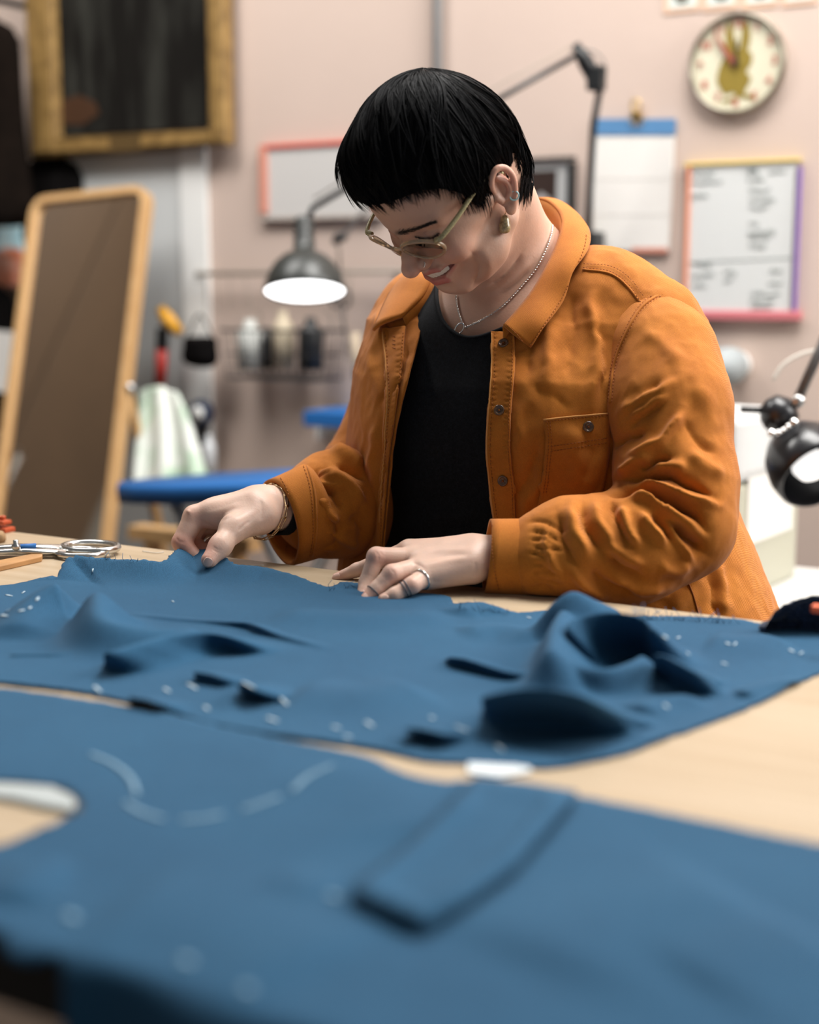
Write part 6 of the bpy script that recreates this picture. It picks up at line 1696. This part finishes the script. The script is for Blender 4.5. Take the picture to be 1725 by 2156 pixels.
part(MB().tube(catmull([P(1628, 800, 2.2), P(1650, 768, 2.2), P(1690, 745, 2.2), P(1740, 735, 2.2)], 6), .003, 6), 'cable', mat('cream_cable', (.60, .56, .50), .5), bl, smooth=True)
part(MB().lathe([(.008, -.005), (.010, 0), (.008, .005)], 12, P(1681, 845, 2.06), np.array([0, -1., 0])), 'wing_nut', M_steel, bl, smooth=True)
bead = None
for x, y, r in ((1625, 912, .0065), (1640, 911, .0045), (1650, 906, .0042), (1660, 899, .0048), (1672, 890, .0068)):
    part(MB().lathe([(r * math.sin(t), -r * math.cos(t)) for t in np.linspace(0.01, math.pi - .01, 8)], 12, P(x, y, 2.03), ZX), 'chain_bead', mat('chrome', (.85, .85, .84), .08, metal=1.0), bl, smooth=True)

# ------------------------------------------------------------------ small things on the cutting table
def tp_(px, py, h=.003): return PZ(px, py, TZ + h)
sh = empty('fabric_shears', tp_(110, 1160, 0).tolist(), 0, 'steel tailor shears lying at the far left table edge', 'shears')
M_shear = mat('shear_steel', (.62, .62, .60), .24, metal=1.0)
part(MB().tube([tp_(140, 1163, .006), tp_(40, 1160, .008), tp_(-120, 1166, .006)], [.007, .0085, .003], 8, flat=.5), 'blade', M_shear, sh, smooth=True)
part(MB().tube([tp_(140, 1153, .008), tp_(40, 1152, .010), tp_(-120, 1158, .008)], [.007, .0085, .003], 8, flat=.5), 'blade', M_shear, sh, smooth=True)
def ring_on_table(cx, cy, rx_, ry_, h, r, n=22, a0=0, a1=2 * math.pi): return [tp_(cx + rx_ * math.cos(t), cy + ry_ * math.sin(t), h) for t in np.linspace(a0, a1, n + 1)[:-1]]
part(MB().tube(ring_on_table(190, 1152, 58, 9, .008, 0), .0042, 8, closed=True), 'handle', M_shear, sh, smooth=True)
part(MB().tube(ring_on_table(170, 1164, 50, 8, .005, 0), .0040, 8, closed=True), 'handle', M_shear, sh, smooth=True)
part(MB().lathe([(.0045, 0), (.0050, .004), (.0030, .006), (.0030, .010), (.0001, .0105)], 14, tp_(34, 1156, .012), ZX), 'pivot_screw', M_steel, sh, smooth=True)
part(MB().tube([tp_(30, 1152, .013), tp_(76, 1149, .013)], .003, 6), 'blue_spacer', M_bluep, sh, smooth=True)
rp_ = [tp_(-80, 1206, 0), tp_(92, 1172, 0), tp_(88, 1183, 0), tp_(-80, 1222, 0)]
thing1(MB().raw([p for p in rp_] + [p + ZX * .006 for p in rp_], [(3, 2, 1, 0), (4, 5, 6, 7), (0, 1, 5, 4), (1, 2, 6, 5), (2, 3, 7, 6), (3, 0, 4, 7)]), 'wooden_ruler', mat('orange_wood', (.50, .26, .10), .5, var=.3, vscale=20), 'wooden ruler end lying in front of the shears', 'ruler', bevel=.001)
cp_ = empty('spring_clamp', tp_(5, 1118, 0).tolist(), 0, 'orange-red plastic clamp at the far left table corner', 'clamp')
M_clamp = mat('orange_clamp', (.52, .09, .03), .4); o_ = tp_(-4, 1118, 0)
part(MB().box(o_ + ZX * .003, (.042, .018, .006), RTW), 'jaw', M_clamp, cp_, bevel=.0012); part(MB().box(o_ + ZX * .012 - EX * .002, (.038, .015, .005), RTW), 'jaw', M_clamp, cp_, bevel=.0012); part(MB().box(o_ + ZX * .008 - EX * .008, (.012, .011, .006), RTW), 'spring_block', M_black, cp_)
part(MB().tube([o_ + ZX * .0145 - EX * .012, o_ + ZX * .018 + EX * .012], .0025, 8), 'handle', M_clamp, cp_, smooth=True)
thing1(MB().lathe([(.009, 0), (.0105, .003), (.0105, .009), (.007, .013), (.0001, .0135)], 18, tp_(-6, 1142, 0), ZX), 'pincushion', mat('straw', (.40, .25, .13), .9, var=.5, vscale=120), 'small straw-coloured pincushion behind the shears', 'pincushion', smooth=True)
# steel hem gauge in the notch of the front panel
g = empty('hem_gauge', tp_(60, 1690, 0).tolist(), 0, 'rounded steel hem gauge at the left front of the table', 'gauge')
pl_ = [(-140, 1650), (40, 1662), (110, 1668), (150, 1686), (164, 1704), (150, 1716), (100, 1708), (20, 1690), (-140, 1678)]
q = [st(tp_(x, y, 0)) for x, y in pl_]
part(MB().prism(q, .0, .004, (EDGE_A, EX, NX, ZX)), 'blade', mat('pale_steel', (.44, .48, .48), .45, metal=.3), g, bevel=.001)
part(MB().tube([tp_(x, y, .002) for x, y in ((-140, 1646), (40, 1656), (115, 1662), (156, 1682), (170, 1706), (150, 1722))], .0022, 8), 'rubber_edge', M_black, g, smooth=True)
# navy knit bundle
nb = empty('knit_bundle', tp_(1695, 1318, 0).tolist(), 0, 'small navy knit bundle with an orange tag at the right', 'bundle')
bs_ = Sdf(); bs_.ell(PZ(1700, 1308, TZ + .016), (.030, .026, .017), None, .01); bs_.ell(PZ(1660, 1322, TZ + .006), (.026, .016, .007), None, .012); bs_.ell(PZ(1745, 1300, TZ + .02), (.03, .03, .018), None, .01)
Vk, Fk = surface(bs_, PZ(1690, 1308, TZ) - [.08, .06, .005], PZ(1700, 1308, TZ) + [.10, .06, .06], .0022)
Vk = Vk + vnormals(Vk, Fk) * np.array([.0016 * mnoise.fractal(Vector(p) * 140, 1.0, 2.0, 2) for p in Vk])[:, None]
part(MB().raw(Vk, Fk), 'knit', M_navy, nb, smooth=True)
part(MB().box(PZ(1726, 1282, TZ + .040), (.012, .010, .006), RTW), 'tag', mat('orange_tag', (.80, .14, .05), .5), nb, bevel=.001)
# paper scraps and loose threads
def scrap(pts, label, h=.0012):
    q = [st(tp_(x, y, 0)) for x, y in pts]
    thing1(MB().prism(q, h, h + .0006, (EDGE_A, EX, NX, ZX)), 'paper_scrap', mat('scrap_paper', (.62, .66, .68), .8), label, 'paper')
scrap([(985, 1604), (1040, 1600), (1112, 1612), (1120, 1630), (1050, 1640), (985, 1632)], 'white paper scrap at the near edge of the crumpled cloth')
scrap([(285, 1466), (305, 1464), (342, 1494), (330, 1502)], 'thin pale paper strip between the two blue cloths')
for ln_, lab in (([(500, 1196), (525, 1191), (556, 1190)], 'loose white thread beside the pinching hand'), ([(300, 1160), (312, 1162), (330, 1164), (345, 1162)], 'loose pale thread behind the lifted cloth')):
    thing1(MB().tube([tp_(x, y, .001) for x, y in catmull(np.array(ln_, float), 5)], .0005, 5), 'thread', mat('white_thread', (.75, .72, .66), .8), lab, 'thread', smooth=True)
